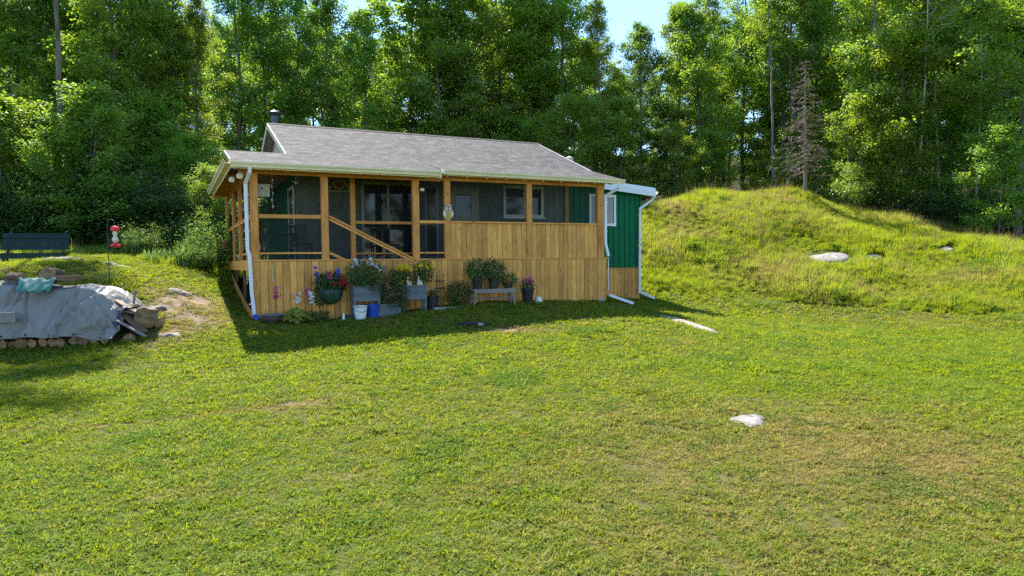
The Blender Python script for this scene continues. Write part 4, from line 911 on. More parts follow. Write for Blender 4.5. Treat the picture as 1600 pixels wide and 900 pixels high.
# things hanging on the porch
t = thing('owl_ornament', 'carved wooden owl plaque with dark brows hung on the porch post', 'ornament', 5.185, -0.03, 1.06)
prof = [(0.0, 0.0), (0.055, 0.04), (0.115, 0.14), (0.125, 0.26), (0.10, 0.34), (0.125, 0.40), (0.11, 0.45), (0.05, 0.455), (0.0, 0.44)]
pr = [(x, z) for x, z in prof] + [(-x, z) for x, z in prof[1:-1]][::-1]
V = [(x, -0.03, z) for x, z in pr] + [(x, 0.02, z) for x, z in pr]; n = len(pr)
MB().add(V, [tuple(range(n)), tuple(range(n, 2 * n))[::-1]] + [(i, n + i, n + (i + 1) % n, (i + 1) % n) for i in range(n)]).build('body', M['owl'], t, bevel=0.008)
MB().add([(0, -0.036, 0.37), (-0.17, -0.036, 0.47), (-0.14, -0.036, 0.42), (0, -0.036, 0.34), (0.14, -0.036, 0.42), (0.17, -0.036, 0.47), (0, -0.032, 0.40)], [(0, 3, 2, 1), (0, 5, 4, 3)]).build('brow', M['owldark'], t)
for sx in (-1, 1):
    e = MB().lathe([(0.042, 0), (0.04, 0.012), (0.0, 0.014)], 12).build('eye', M['owlpale'], t, (sx * 0.052, -0.03, 0.335), (R(90), 0, 0)); MB().lathe([(0.018, 0.012), (0.0, 0.02)], 8).build('pupil', M['owldark'], e)
    MB().add([(sx * 0.13, -0.035, 0.30), (sx * 0.16, -0.03, 0.18), (sx * 0.09, -0.035, 0.06), (sx * 0.075, -0.04, 0.2)], [(0, 1, 2, 3)] if sx < 0 else [(3, 2, 1, 0)]).build('wing', M['owlpale'], t)
MB().lathe([(0.022, 0.0), (0.012, 0.02), (0.0, 0.035)], 6).build('beak', M['owldark'], t, (0, -0.03, 0.295), (R(90), 0, 0))
MB().lathe([(0.06, 0.0), (0.05, 0.012), (0.0, 0.02)], 10, sy=1.5).build('belly', M['p_yellow'], t, (0, -0.03, 0.15), (R(90), 0, 0))
t = thing('wall_lantern', 'small dark lantern on the post at the foot of the stair rail', 'lantern', 4.36, -0.05, 1.80)
MB().tube([(0, 0.04, 0.24), (0.05, -0.02, 0.26), (0.06, -0.04, 0.20)], 0.01, 6).build('bracket', M['black'], t)
MB().lathe([(0.0, 0.0), (0.045, 0.01), (0.055, 0.04), (0.06, 0.13), (0.085, 0.14), (0.03, 0.19), (0.0, 0.20)], 8, (0.06, -0.04, 0.0)).build('lamp_body', M['black'], t)
MB().lathe([(0.058, 0.045), (0.062, 0.12)], 8, (0.06, -0.04, 0.0)).build('pane', M['ivory'], t)
t = thing('birdhouse', 'cream box birdhouse with a round hole hanging inside the left porch corner', 'birdhouse', 0.36, 0.32, 1.60)
MB().box(-0.13, 0.13, -0.08, 0.08, 0.0, 0.29).build('box', M['ivory'], t); MB().box(-0.15, 0.15, -0.10, 0.10, 0.291, 0.31).build('lid', M['ivory'], t)
MB().lathe([(0.028, 0.0), (0.022, 0.004), (0.0, 0.004)], 10).build('hole', M['black'], t, (-0.06, -0.081, 0.20), (R(90), 0, 0)); MB().tube([(0, 0, 0.31), (0, 0, 0.62)], 0.005, 5).build('cord', M['black'], t)
t = thing('wind_chime', 'glinting silver wind chime hanging in the left porch bay', 'wind chime', 0.57, 0.40, 1.30)
MB().tube([(0, 0, 0.0), (0, 0, 0.88)], 0.003, 4).build('cord', M['white'], t)
for k in range(5): MB().lathe([(0.0, -0.04), (0.022, -0.02), (0.014, 0.03), (0.0, 0.05)], 7, (0.012 * (-1) ** k, 0, 0.06 + 0.17 * k)).build('spinner', M['white'], t)
t = thing('hanging_fern', 'leafy hanging plant in the left porch bay behind the birdhouse', 'potted plant', 0.62, 1.35, 1.30)
MB().lathe([(0.08, 0.0), (0.13, 0.12), (0.12, 0.12), (0.0, 0.10)], 12).build('pot', M['potbrown'], t); gpart('leaves', cloud(260, (0, 0, 0.14), (0.30, 0.28, 0.20), 0.08), 'plant', t)
MB().tube([(0, 0, 0.12), (0, 0, 1.05)], 0.004, 4).build('cord', M['black'], t)
t = thing('ceiling_fan_light', 'small white glass pendant on a rod in the left porch bay', 'pendant', 1.25, 1.0, 2.05)
MB().tube([(0, 0, 0), (0, 0, 0.4)], 0.006, 5).build('rod', M['white'], t); MB().lathe([(0.0, -0.03), (0.03, -0.01), (0.03, 0.02), (0.0, 0.04)], 10).build('globe', M['white'], t)
for k in range(4):
    a = k * math.pi / 2 + 0.5; MB().tube([(0, 0, 0.02), (0.12 * math.cos(a), 0.12 * math.sin(a), 0.05)], 0.006, 4).build('arm', M['white'], t)
t = thing('porch_table', 'dark garden table standing inside the left porch bay', 'table', 0.85, 1.35, 0.0)
MB().box(-0.45, 0.45, -0.35, 0.35, 0.68, 0.71).build('table_top', M['black'], t)
for sx in (-1, 1):
    for sy in (-1, 1): MB().box(sx * 0.40 - 0.02, sx * 0.40 + 0.02, sy * 0.3 - 0.02, sy * 0.3 + 0.02, -0.02, 0.68).build('leg', M['black'], t)
def porch_chair(label, u, v, rz):
    t = thing('porch_chair', label, 'chair', u, v, -0.02, rz)
    MB().box(-0.23, 0.23, -0.22, 0.22, 0.42, 0.46).build('seat', M['potblack'], t)
    for sx in (-1, 1):
        MB().box(sx * 0.22 - 0.018, sx * 0.22 + 0.018, 0.19, 0.23, 0.0, 0.95).build('leg', M['potblack'], t); MB().box(sx * 0.22 - 0.018, sx * 0.22 + 0.018, -0.23, -0.19, 0.0, 0.42).build('leg', M['potblack'], t)
    for k in range(5): MB().box(-0.17 + 0.08 * k, -0.14 + 0.08 * k, 0.20, 0.22, 0.5, 0.92).build('back_slat', M['potblack'], t)
    MB().box(-0.2, 0.2, 0.195, 0.225, 0.88, 0.95).build('top_rail', M['potblack'], t)
porch_chair('dark slatted chair inside the left porch bay by the table', 1.35, 1.0, 2.6)
porch_chair('dark slatted chair behind the stairwell in front of the patio door', 3.9, 1.55, 0.4)
t = thing('hook_ornament', 'terracotta pot hanging from a black hook on the left porch side', 'ornament', -0.16, 7.2, 0.45)
MB().tube([(0.12, 0, 0.62), (0.0, 0, 0.68), (-0.06, 0, 0.6), (-0.02, 0, 0.3), (0, 0, 0.2)], 0.012, 5).build('hook', M['black'], t); MB().lathe([(0.07, 0.0), (0.12, 0.22), (0.10, 0.22), (0.0, 0.18)], 12).build('pot', M['orange'], t)
gpart('blossoms', rosettes(pts_in(8, (0, 0, 0.28), (0.12, 0.12, 0.08)), 0.04, 5), 'p_white', t)

# ------------------------------------------------------------------ flat things in the lawn
def boulder(name, label, x, y, sx, sy, h, rz, seed, mat='granite', sink=0.35, rough=0.22, cat='rock', group=None):
    r = np.random.default_rng(seed); nu, nv = 26, 12
    a = np.linspace(0, 2 * np.pi, nu, endpoint=False); V = []; Q = []
    ph = r.uniform(0, 6, 6); f = 1 + rough * (np.sin(2 * a + ph[0]) * 0.6 + np.sin(3 * a + ph[1]) * 0.5 + np.sin(5 * a + ph[2]) * 0.35 + np.sin(9 * a + ph[3]) * 0.2)
    for j in range(nv):
        t = j / (nv - 1) * math.pi / 2; rr = math.cos(t) ** 0.55; z = math.sin(t) ** 0.8
        px, py = np.cos(a) * f * rr * sx, np.sin(a) * f * rr * sy
        zz = (z - sink) * h + 0.35 * h * rough * 2 * (_n2(px * 6 / max(sx, .2), py * 6 / max(sx, .2), 0.9, seed + 1) + 0.6 * _n2(px * 14, py * 14, 0.8, seed + 2)) * (0.3 + 0.7 * z)
        V += list(np.stack([px, py, zz], 1))
    for j in range(nv - 1):
        for k in range(nu): Q.append((j * nu + k, j * nu + (k + 1) % nu, (j + 1) * nu + (k + 1) % nu, (j + 1) * nu + k))
    o = link(name, quad_mesh(name, np.array(V), np.array(Q), M[mat], True), None, (x, y, gz1(x, y)), (0, 0, rz))
    o.data.polygons.foreach_set('use_smooth', np.zeros(len(Q), dtype=bool))
    # the sheet of a rock on a slope follows it
    e = 0.3; gx = (gz1(x + e, y) - gz1(x - e, y)) / (2 * e); gy = (gz1(x, y + e) - gz1(x, y - e)) / (2 * e)
    from mathutils import Vector
    q = Vector((0, 0, 1)).rotation_difference(Vector((-gx, -gy, 1)).normalized()); o.rotation_mode = 'QUATERNION'
    from mathutils import Quaternion
    o.rotation_quaternion = q @ Quaternion((0, 0, 1), rz)
    return tag(o, label, cat, group)
boulder('granite_outcrop', 'white granite rock breaking through the dry lawn in the foreground', 2.93, 8.55, 0.235, 0.25, 0.075, -0.4, 5, rough=0.22, sink=0.25)
boulder('granite_outcrop', 'long pale rock ledge in the lawn below the green addition', 4.48, 18.05, 1.62, 0.22, 0.08, math.atan2(16.64 - 19.57, 4.99 - 3.97), 9, 'granite', rough=0.16)
boulder('granite_outcrop', 'broad white flat rock high on the grassy mound', 12.75, 27.9, 0.85, 0.46, 0.10, 0.1, 12, 'granite_lit', rough=0.16, sink=0.1)
boulder('granite_outcrop', 'smaller white rock just right of the broad one on the mound', 14.3, 27.5, 0.38, 0.32, 0.10, 0.0, 15, 'granite_lit', rough=0.2, sink=0.1)
boulder('granite_outcrop', 'small pale rock farthest right on the mound', 16.82, 26.95, 0.28, 0.30, 0.12, 0.3, 18, 'granite_lit', rough=0.22, sink=0.1)
boulder('granite_outcrop', 'tiny white stone on the mound beside the green addition', 7.0, 28.6, 0.12, 0.1, 0.1, 0.3, 19)
boulder('flat_stone', 'flat pale stone in the grass right of the woodpile', -7.25, 14.72, 0.26, 0.12, 0.07, 0.3, 21, 'granite')
boulder('flat_stone', 'flat grey stone at the right end of the green bench', -13.0, 20.0, 0.55, 0.2, 0.10, 0.1, 24, 'rock')
boulder('flat_stone', 'long pale flat stone between the bench and the worn path', -11.2, 19.6, 0.7, 0.16, 0.09, -0.2, 27, 'rock')
boulder('flat_stone', 'pale stone in the worn bank beside the porch', -8.45, 17.6, 0.3, 0.2, 0.12, 0.6, 30, 'rock')
boulder('flat_stone', 'brown stone in the worn bank above the woodpile end', -8.3, 16.0, 0.26, 0.18, 0.14, 1.0, 33, 'rock')
t = thing('floor_mat', 'dark flat rubber mat lying on the grass before the plant bench', 'mat', -0.96, 16.66, None, -0.62, local=False)
MB().box(-0.48, 0.48, -0.24, 0.24, 0.0, 0.03).build('sheet', M['mat'], t, bevel=0.008)
MB().box(0.38, 0.50, -0.255, -0.205, 0.002, 0.06).build('pale_edge', M['concrete'], t)

# ------------------------------------------------------------------ bench, feeder and woodpile on the left
bz = gz1(-14.36, 20.9)
t = tag(empty('garden_bench', (-14.36, 20.9, bz), R(20)), 'dark green slatted park bench facing the lawn at the forest edge', 'bench')
H0 = 0.41 + ZC - bz
for k in range(3):
    MB().box(-0.84, 0.84, -0.25 + 0.145 * k, -0.12 + 0.145 * k, H0 - 0.03, H0 + 0.012 * k).build('seat_slat', M['bench'], t)
    z = H0 + 0.12 + 0.175 * k; b = MB(); b.add([(-0.86, 0.18 + 0.05 * k, z), (0.86, 0.18 + 0.05 * k, z), (0.86, 0.22 + 0.05 * k, z + 0.155), (-0.86, 0.22 + 0.05 * k, z + 0.155), (-0.86, 0.205 + 0.05 * k, z), (0.86, 0.205 + 0.05 * k, z), (0.86, 0.245 + 0.05 * k, z + 0.155), (-0.86, 0.245 + 0.05 * k, z + 0.155)], BX); b.build('back_slat', M['bench'], t)
MB().box(-0.84, 0.84, -0.275, -0.252, H0 - 0.15, H0 - 0.02).build('front_board', M['bench'], t)
for sx in (-1, 1):
    MB().box(sx * 0.72 - 0.03, sx * 0.72 + 0.03, -0.24, 0.16, -0.05, H0 - 0.031).build('leg', M['bench'], t); b = MB(); b.bar((sx * 0.72, 0.20, H0 - 0.1), (sx * 0.72, 0.36, H0 + 0.63), 0.05, 0.05); b.build('back_support', M['bench'], t)
fzg = gz1(-10.03, 17.3)
t = tag(empty('bird_feeder', (-10.03, 17.3, fzg)), 'red hummingbird feeder hanging on a thin black garden hook', 'bird feeder')
ht = 1.12 + ZC - fzg
MB().tube([(0, 0, -0.05), (0, 0, ht - 0.05), (0.02, 0, ht + 0.03), (0.09, 0, ht + 0.06), (0.16, 0, ht + 0.02), (0.17, 0, ht - 0.06)], 0.011, 6).build('hook_pole', M['black'], t)
fz0 = 0.47 + ZC - fzg
MB().lathe([(0.03, 0.40), (0.10, 0.41), (0.105, 0.47), (0.06, 0.52), (0.0, 0.54)], 12, (0.18, 0, fz0)).build('lid', M['red'], t)
MB().lathe([(0.035, 0.12), (0.075, 0.18), (0.04, 0.28), (0.06, 0.36), (0.05, 0.40)], 12, (0.18, 0, fz0)).build('bottle', M['ivory'], t)
MB().lathe([(0.04, 0.0), (0.12, 0.02), (0.125, 0.05), (0.05, 0.10), (0.035, 0.12)], 12, (0.18, 0, fz0)).build('base', M['red'], t)
MB().tube([(0.18, 0, fz0 + 0.54), (0.175, 0, ht - 0.05)], 0.004, 4).build('wire', M['black'], t)

def log_meshes(rad, L, seed):
    r = np.random.default_rng(seed); n = 11; f = 1 + 0.10 * r.normal(size=n)
    ring = [(rad * f[k] * math.cos(2 * math.pi * k / n), rad * f[k] * math.sin(2 * math.pi * k / n)) for k in range(n)]
    body = MB(); body.add([(p[0], 0, p[1]) for p in ring] + [(p[0], L, p[1]) for p in ring], [(i, n + i, n + (i + 1) % n, (i + 1) % n) for i in range(n)])
    ends = MB(); ends.add([(p[0] * 0.98, 0.004, p[1] * 0.98) for p in ring] + [(0, -0.004, 0)], [(i, (i + 1) % n, n) for i in range(n)]); body.add([(p[0], L, p[1]) for p in ring], [tuple(range(n))[::-1]])
    return body.mesh('bark', M['logbark'], True), ends.mesh('cut_end', M['logend'])
LOGS = [log_meshes(r_, 0.42, 60 + i) for i, r_ in enumerate((0.085, 0.10, 0.11, 0.12, 0.095))]
def log(x, y, z, rot, k, label, group=None, sc=1.0):
    t = tag(empty('firewood_log', (x, y, z)), label, 'log', group); t.rotation_euler = rot; t.scale = (sc, 1.0, sc)
    link('bark', LOGS[k][0], t); link('cut_end', LOGS[k][1], t); return t
PX0, PX1 = -12.2, -8.42
row_logs = {}
for row in range(2):
    x = PX0 + (0.1 if row % 2 else 0.0)
    while x < PX1 - 0.12 * row:
        k = random.randrange(5); rad = (0.085, 0.10, 0.11, 0.12, 0.095)[k]
        row_logs.setdefault(row, []).append(log(x + rad, 14.32 + 0.14 * row + random.uniform(-0.05, 0.05), gz1(x, 14.4) + 0.09 + 0.185 * row + random.uniform(-0.015, 0.015), (0, random.uniform(0, 6), 0) if False else (random.uniform(-0.03, 0.03), 0, random.uniform(-0.06, 0.06)), k,
            'round firewood log end showing in the stack under the grey tarp', 'firewood stacked under the tarp'))
        x += 2 * rad + random.uniform(0.0, 0.02)
for row, ls in row_logs.items():
    for i, o_ in enumerate(ls[::-1]): o_['label'] = '%s firewood log end from the right in the %s row under the tarp' % (ORD[i + 1], ('bottom', 'upper')[row])
# the tarpaulin over the pile
nx_, nt_ = 190, 90
TX = np.linspace(-12.6, -8.18, nx_); V = np.zeros((nx_, nt_, 3))
for i, x in enumerate(TX):
    gb = gz1(x, 14.5); e = np.clip((x + 8.18) / -1.05, 0, 1); s_ = math.sin(e * math.pi / 2) ** 0.8
    top = (-0.40 + ZC) * s_ + (-1.12 + ZC) * (1 - s_) + 0.06 * math.sin(x * 2.1)
    zb = -1.47 + ZC + 0.05 * abs(math.sin(x * 2.9 + 0.9 * math.sin(x * 1.7) + 0.5)) + 0.02 * math.sin(x * 6.1) - 0.05 * (1 - s_)
    for j in range(nt_):
        t_ = j / (nt_ - 1)                                  # 0 back bottom, 1 front bottom
        if t_ < 0.25: q = t_ / 0.25; y = 15.75 - 0.1 * q; z = zb + (top - zb) * q
        elif t_ < 0.52: q = (t_ - 0.25) / 0.27; y = 15.65 - 0.92 * q; z = top + 0.05 * math.sin(q * 7 + x)
        else:
            q = (t_ - 0.52) / 0.48; y = 14.73 - 0.52 * q ** 0.85; z = top + (zb - top) * q
            fold = q ** 0.9 * (0.13 * abs(math.sin(x * 2.9 + 0.9 * math.sin(x * 1.7) + 0.5 * q)) ** 0.7 + 0.05 * abs(math.sin(x * 7.3 - 1.1 * q)) - 0.09) + 0.03 * math.sin(math.pi * q) * math.sin(x * 3.7 + 5 * q)
            y -= fold + 0.03
        V[i, j] = (x, y, z)
# sharp creases: a few straight folds pulled across the sheet
rc = np.random.default_rng(4)
TQ = np.linspace(0, 1, nt_)
for _ in range(75):
    x0 = rc.uniform(-12.6, -8.2); t0 = rc.uniform(0.3, 1.0); a = rc.choice([rc.normal(1.57, 0.3), rc.uniform(0.3, 2.8)]); L = rc.uniform(0.25, 0.8); wd = rc.uniform(0.03, 0.075); hgt = rc.uniform(0.018, 0.055) * rc.choice((-1, 1))
    dx = TX[:, None] - x0; dq = (TQ[None] - t0) * 2.2
    s1 = dx * math.cos(a) + dq * math.sin(a); s2 = -dx * math.sin(a) + dq * math.cos(a)
    V[:, :, 1] -= hgt * np.maximum(0, 1 - np.abs(s2) / wd) * np.clip(1.3 - (s1 / L) ** 2, 0, 1); V[:, :, 2] += 0.4 * hgt * np.maximum(0, 1 - np.abs(s2) / wd) * np.clip(1.3 - (s1 / L) ** 2, 0, 1)
ii = np.arange(nx_ * nt_).reshape(nx_, nt_); Qt = np.stack([ii[:-1, :-1], ii[:-1, 1:], ii[1:, 1:], ii[1:, :-1]], -1).reshape(-1, 4)
o = link('tarpaulin', quad_mesh('tarpaulin', V.reshape(-1, 3), Qt, M['tarp'], True)); sol = o.modifiers.new('thickness', 'SOLIDIFY'); sol.thickness = 0.008
tag(o, 'wrinkled grey tarpaulin draped over the firewood pile', 'tarp')
for k in range(9):
    p_ = V[8 + k * 21, nt_ - 3]; MB().lathe([(0.014, 0.0), (0.024, 0.004), (0.024, 0.010), (0.014, 0.012), (0.014, 0.0)], 10).build('eyelet', M['pipe'], o, tuple(p_ + np.array((0, -0.006, 0))), (R(90), 0, 0))
MB().tube([V[i, nt_ - 1] + np.array((0, -0.004, 0.002)) for i in range(0, nx_, 3)], 0.008, 5).build('hem', M['tarp'], o)
def drape(name, label, cat, cx, cy, w, d_, z, droop, mat, seed, rz=0.0):
    r = np.random.default_rng(seed); n, m = 26, 22; g = np.zeros((n, m, 3)); p = r.uniform(0, 6, 5)
    for i in range(n):
        for j in range(m):
            a, c = i / (n - 1) * 2 - 1, j / (m - 1) * 2 - 1; x, y = a * w / 2 * (1 + 0.10 * math.sin(2 * c + p[0])), c * d_ / 2 * (1 + 0.22 * math.sin(1.7 * a + p[1])) + 0.05 * a
            z_ = 0.028 * abs(math.sin(3.1 * a + p[2] + 2.4 * c)) + 0.02 * abs(math.sin(5.3 * a - 4.1 * c + p[3])) + 0.012 * math.sin(11 * a + 7 * c) - droop * max(0, -c - 0.1) ** 1.3
            g[i, j] = (x, y, z_)
    k = np.arange(n * m).reshape(n, m); q = np.stack([k[:-1, :-1], k[1:, :-1], k[1:, 1:], k[:-1, 1:]], -1).reshape(-1, 4)
    o = link(name, quad_mesh(name, g.reshape(-1, 3), q, M[mat], True), None, (cx, cy, z), (0, 0, rz)); s_ = o.modifiers.new('thickness', 'SOLIDIFY'); s_.thickness = 0.01
    return tag(o, label, cat)
ZT = -0.36 + ZC
drape('teal_sheet', 'crumpled teal green sheet lying over the tarp edge', 'cloth', -9.98, 14.66, 0.66, 0.62, ZT + 0.09, 0.30, 'teal', 3, 0.2)
drape('olive_rag', 'dark olive rag heaped at the left on top of the tarp', 'cloth', -10.55, 14.9, 0.6, 0.4, ZT + 0.08, 0.10, 'olive', 5)
drape('navy_sheet', 'dark blue sheet sticking out at the right end of the tarp', 'cloth', -8.52, 14.78, 0.75, 0.6, -0.90 + ZC, 0.55, 'navy', 8, -0.4)
log(-9.93, 14.85, ZT + 0.19, (0, 0, 0.2), 3, 'dark short log standing on top of the tarp', sc=1.35)
log(-10.42, 14.78, ZT + 0.15, (0, 0, 1.2), 1, 'thin log lying on the tarp left of the teal sheet')
t = thing('wood_block', 'flat brown wooden block weighing down the tarp right of the teal sheet', 'block', -9.48, 14.85, ZT + 0.05, 0.1, local=False)
MB().box(-0.20, 0.20, -0.12, 0.12, 0.0, 0.13).build('block', M['dirtwood'], t, bevel=0.02)
t = thing('plank', 'grey board lying along the lower left of the tarp', 'plank', -10.6, 14.16, -1.12 + ZC, 0.02, local=False); MB().box(-0.55, 0.45, -0.03, 0.03, 0.0, 0.20).build('board', M['tarp'], t)
# the heap of boards and cut-offs at the right end
for i, (lab, a, c, w, h_, mt) in enumerate((
        ('long dark plank sloping down from the right end of the tarp', (-8.75, 14.95, -0.62), (-7.72, 14.5, -1.38), 0.20, 0.05, 'dirtwood'),
        ('brown plank lying across the heap right of the tarp', (-8.75, 14.95, -0.62), (-7.85, 14.7, -1.05), 0.16, 0.06, 'dirtwood'),
        ('pale split board pointing down at the end of the heap', (-8.25, 14.45, -1.12), (-7.62, 14.4, -1.46), 0.10, 0.03, 'greywood'),
        ('short grey board upright behind the heap', (-8.35, 15.2, -1.2), (-8.28, 15.25, -0.52), 0.10, 0.04, 'greywood'),
        ('narrow lath lying over the heap beside the log rounds', (-8.5, 14.6, -0.88), (-7.55, 14.75, -1.1), 0.05, 0.025, 'greywood'))):
    cen = (np.array(a) + np.array(c)) / 2
    o = MB().bar(np.array(a) - cen, np.array(c) - cen, w, h_).build('plank', M[mt], None, tuple(cen + np.array((0, 0, ZC))), bevel=0.006); tag(o, lab, 'plank')
for lab, x, y, z, rot, k, sc in (('big log round facing the lawn at the right end of the heap', -7.78, 14.72, -1.08, (0, 0, 0.5), 3, 1.75), ('log lying behind the big round on the heap', -8.1, 14.95, -0.95, (0, 0, 0.9), 2, 1.3),
                                 ('log at the foot of the heap next to the tarp corner', -7.98, 14.42, -1.52, (0, 0, 0.3), 2, 1.2), ('log under the planks of the heap', -7.95, 14.75, -1.32, (0, 0, 0.2), 1, 1.5),
                                 ('dark log on top of the heap behind the planks', -8.55, 15.1, -0.72, (0.1, 0, 1.2), 0, 1.3), ('short log leaning at the far end of the heap', -7.7, 15.1, -1.25, (0.2, 0, 1.0), 4, 1.2)):
    log(x, y, z + ZC, rot, k, lab, 'cut-offs heaped beside the tarp', sc)

# ------------------------------------------------------------------ trees
def broadleaf(seed, H=16.0, Rc=2.6, h0=0.22, nl=34, n_leaf=26000, leaf=0.12, trunk_r=0.13, lean=0.0, flat=0.10, crown_pow=0.7):
    """returns (wood geometry, leaf geometry): trunk with limbs, leaves in layered sprays"""
    r = np.random.default_rng(seed)
    k = 12; tz = np.linspace(0, H * 0.95, k); wob = np.cumsum(r.normal(0, 0.10, (k, 2)), 0) * np.linspace(0, 1, k)[:, None]
    TP = np.stack([wob[:, 0] + lean * tz, wob[:, 1], tz], 1); TR = trunk_r * (1 - 0.88 * (tz / (H * 0.95)) ** 0.9); TR[0] *= 1.25
    wood = [(TP, TR)]; sprays = []; sdir = []
    for i in range(nl):
        s = (i + r.uniform(0.1, 0.9)) / nl; z = H * (h0 + (0.93 - h0) * s); c = np.array([np.interp(z, tz, TP[:, 0]), np.interp(z, tz, TP[:, 1]), z])
        env = Rc * max(0.22, math.sin(math.pi * (0.16 + 0.80 * s)) ** crown_pow) * r.uniform(0.65, 1.15)
        az = i * 2.399 + r.normal(0, 0.5); el = R(8 + 48 * s + r.normal(0, 9)); d = np.array([math.cos(az) * math.cos(el), math.sin(az) * math.cos(el), math.sin(el)])
        t = np.linspace(0, 1, 5)[:, None]; P = c + d * env * t + np.array((0, 0, 1.0)) * 0.16 * env * t ** 2 + np.cumsum(r.normal(0, 0.035 * env, (5, 3)), 0) * t
        rad = np.interp(z, tz, TR) * 0.42 * (1 - 0.85 * t[:, 0]); wood.append((P, np.maximum(rad, 0.008)))
        nt = 6 + int(env * 2.0)
        for j in range(nt):
            q = r.uniform(0.25, 1.0); p0 = np.array([np.interp(q, t[:, 0], P[:, m]) for m in range(3)])
            sd = np.cross(d, (0, 0, 1.0)); sd /= max(np.linalg.norm(sd), 1e-6); tw = d * r.uniform(0.2, 0.9) + sd * r.choice((-1, 1)) * r.uniform(0.3, 1.0) + np.array((0, 0, r.normal(0.12, 0.22))); tw /= np.linalg.norm(tw)
            L = env * r.uniform(0.18, 0.42) * (1.2 - 0.5 * q); p1 = p0 + tw * L
            if j % 2 == 0: wood.append((np.stack([p0, (p0 + p1) / 2 + r.normal(0, 0.02, 3), p1]), np.array([0.016, 0.011, 0.006])))
            for w in (0.45, 0.75, 1.0): sprays.append(p0 + tw * L * w + r.normal(0, 0.06, 3)); sdir.append(tw)
    sprays = np.array(sprays); sdir = np.array(sdir); ns = len(sprays); per = max(3, n_leaf // ns)
    N0 = unit(np.array((0, 0, 1.0)) + 0.38 * r.normal(size=(ns, 3)) + 0.25 * sdir); A = unit(np.cross(N0, r.normal(size=(ns, 3)))); B = np.cross(N0, A)
    sz = r.uniform(0.18, 0.42, ns) * (Rc / 2.6) ** 0.5
    g = r.normal(size=(ns, per, 3)); C = sprays[:, None] + (A[:, None] * g[..., :1] + B[:, None] * g[..., 1:2]) * sz[:, None, None] * 0.8 + N0[:, None] * g[..., 2:] * flat
    N = N0[:, None] + 0.42 * r.normal(size=(ns, per, 3)); n = ns * per
    return tubes_geo(wood, 6), leaf_geo(C.reshape(-1, 3), N.reshape(-1, 3), leaf * r.uniform(0.65, 1.25, n), 0.68, r, fold=-0.08)
def conifer(seed, H=9.0, Rc=2.2, n_leaf=20000, h0=0.08, droop=0.35, leaf=0.13):
    r = np.random.default_rng(seed); k = 8; tz = np.linspace(0, H, k); TP = np.stack([np.zeros(k), np.zeros(k), tz], 1)
    wood = [(TP, 0.11 * (1.02 - tz / H))]; Cs = []; Ds = []
    nb = 70
    for i in range(nb):
        s = (i + r.uniform(0, 1)) / nb; z = H * (h0 + (0.98 - h0) * s); L = Rc * (1.03 - s) ** 0.8 * r.uniform(0.7, 1.15) + 0.12; az = i * 2.399 + r.normal(0, 0.3)
        d = np.array([math.cos(az), math.sin(az), 0]); t = np.linspace(0, 1, 6)[:, None]
        P = np.array((0, 0, z)) + d * L * t + np.array((0, 0, 1.0)) * L * (0.18 * t - droop * t ** 2); wood.append((P[::2], np.array([0.022, 0.014, 0.006])))
        sd = np.array([-d[1], d[0], 0]); m = int(n_leaf / nb * (1.15 - s) * 1.7) + 10
        q = r.uniform(0.12, 1.0, m); w = (1.05 - q) * L * 0.42 + 0.08; off = r.normal(0, 0.5, m) * w
        base = np.stack([np.interp(q, t[:, 0], P[:, e]) for e in range(3)], 1)
        Cs.append(base + sd * off[:, None] + d * (np.abs(off) * 0.45)[:, None] + np.array((0, 0, 1.0)) * (-0.25 * np.abs(off) + r.normal(0, 0.035, m))[:, None]); Ds.append(d * 0.8 + sd * np.sign(off)[:, None])
    C = np.concatenate(Cs); D = np.concatenate(Ds); n = len(C)
    return tubes_geo(wood, 5), leaf_geo(C, np.array((0, 0, 1.0)) + 0.5 * r.normal(size=(n, 3)), leaf * r.uniform(0.6, 1.3, n), 0.26, r, along=D * 2, fold=-0.1)
def shrub_geo(seed, H=2.2, Rc=1.3, n_leaf=7000, leaf=0.10, stems_n=9):
    r = np.random.default_rng(seed); wood = []; sp = []
    for i in range(stems_n):
        az = i * 2.4 + r.normal(0, 0.4); L = r.uniform(0.6, 1.0); out = Rc * r.uniform(0.3, 0.95)
        t = np.linspace(0, 1, 5)[:, None]; P = np.concatenate([np.cos(az) * out * t ** 1.3, np.sin(az) * out * t ** 1.3, H * L * t], 1) + r.normal(0, 0.03, (5, 3)) * t
        wood.append((P, 0.022 * (1.05 - t[:, 0])))
        for j in range(16):
            q = r.uniform(0.15, 1.0); p = np.array([np.interp(q, t[:, 0], P[:, m]) for m in range(3)]); sp.append(p + r.normal(0, 0.26, 3) * np.array((Rc, Rc, H * 0.5)) * 0.6)
    sp = np.array(sp); sp[:, 2] = np.maximum(sp[:, 2], 0.12); ns = len(sp); per = n_leaf // ns
    C = (sp[:, None] + r.normal(size=(ns, per, 3)) * np.array((0.26, 0.26, 0.12)) * (Rc / 1.3)).reshape(-1, 3); C[:, 2] = np.maximum(C[:, 2], 0.03); n = len(C)
    return tubes_geo(wood, 5), leaf_geo(C, np.array((0, 0, 0.9)) + 0.55 * r.normal(size=(n, 3)), leaf * r.uniform(0.6, 1.3, n), 0.6, r)

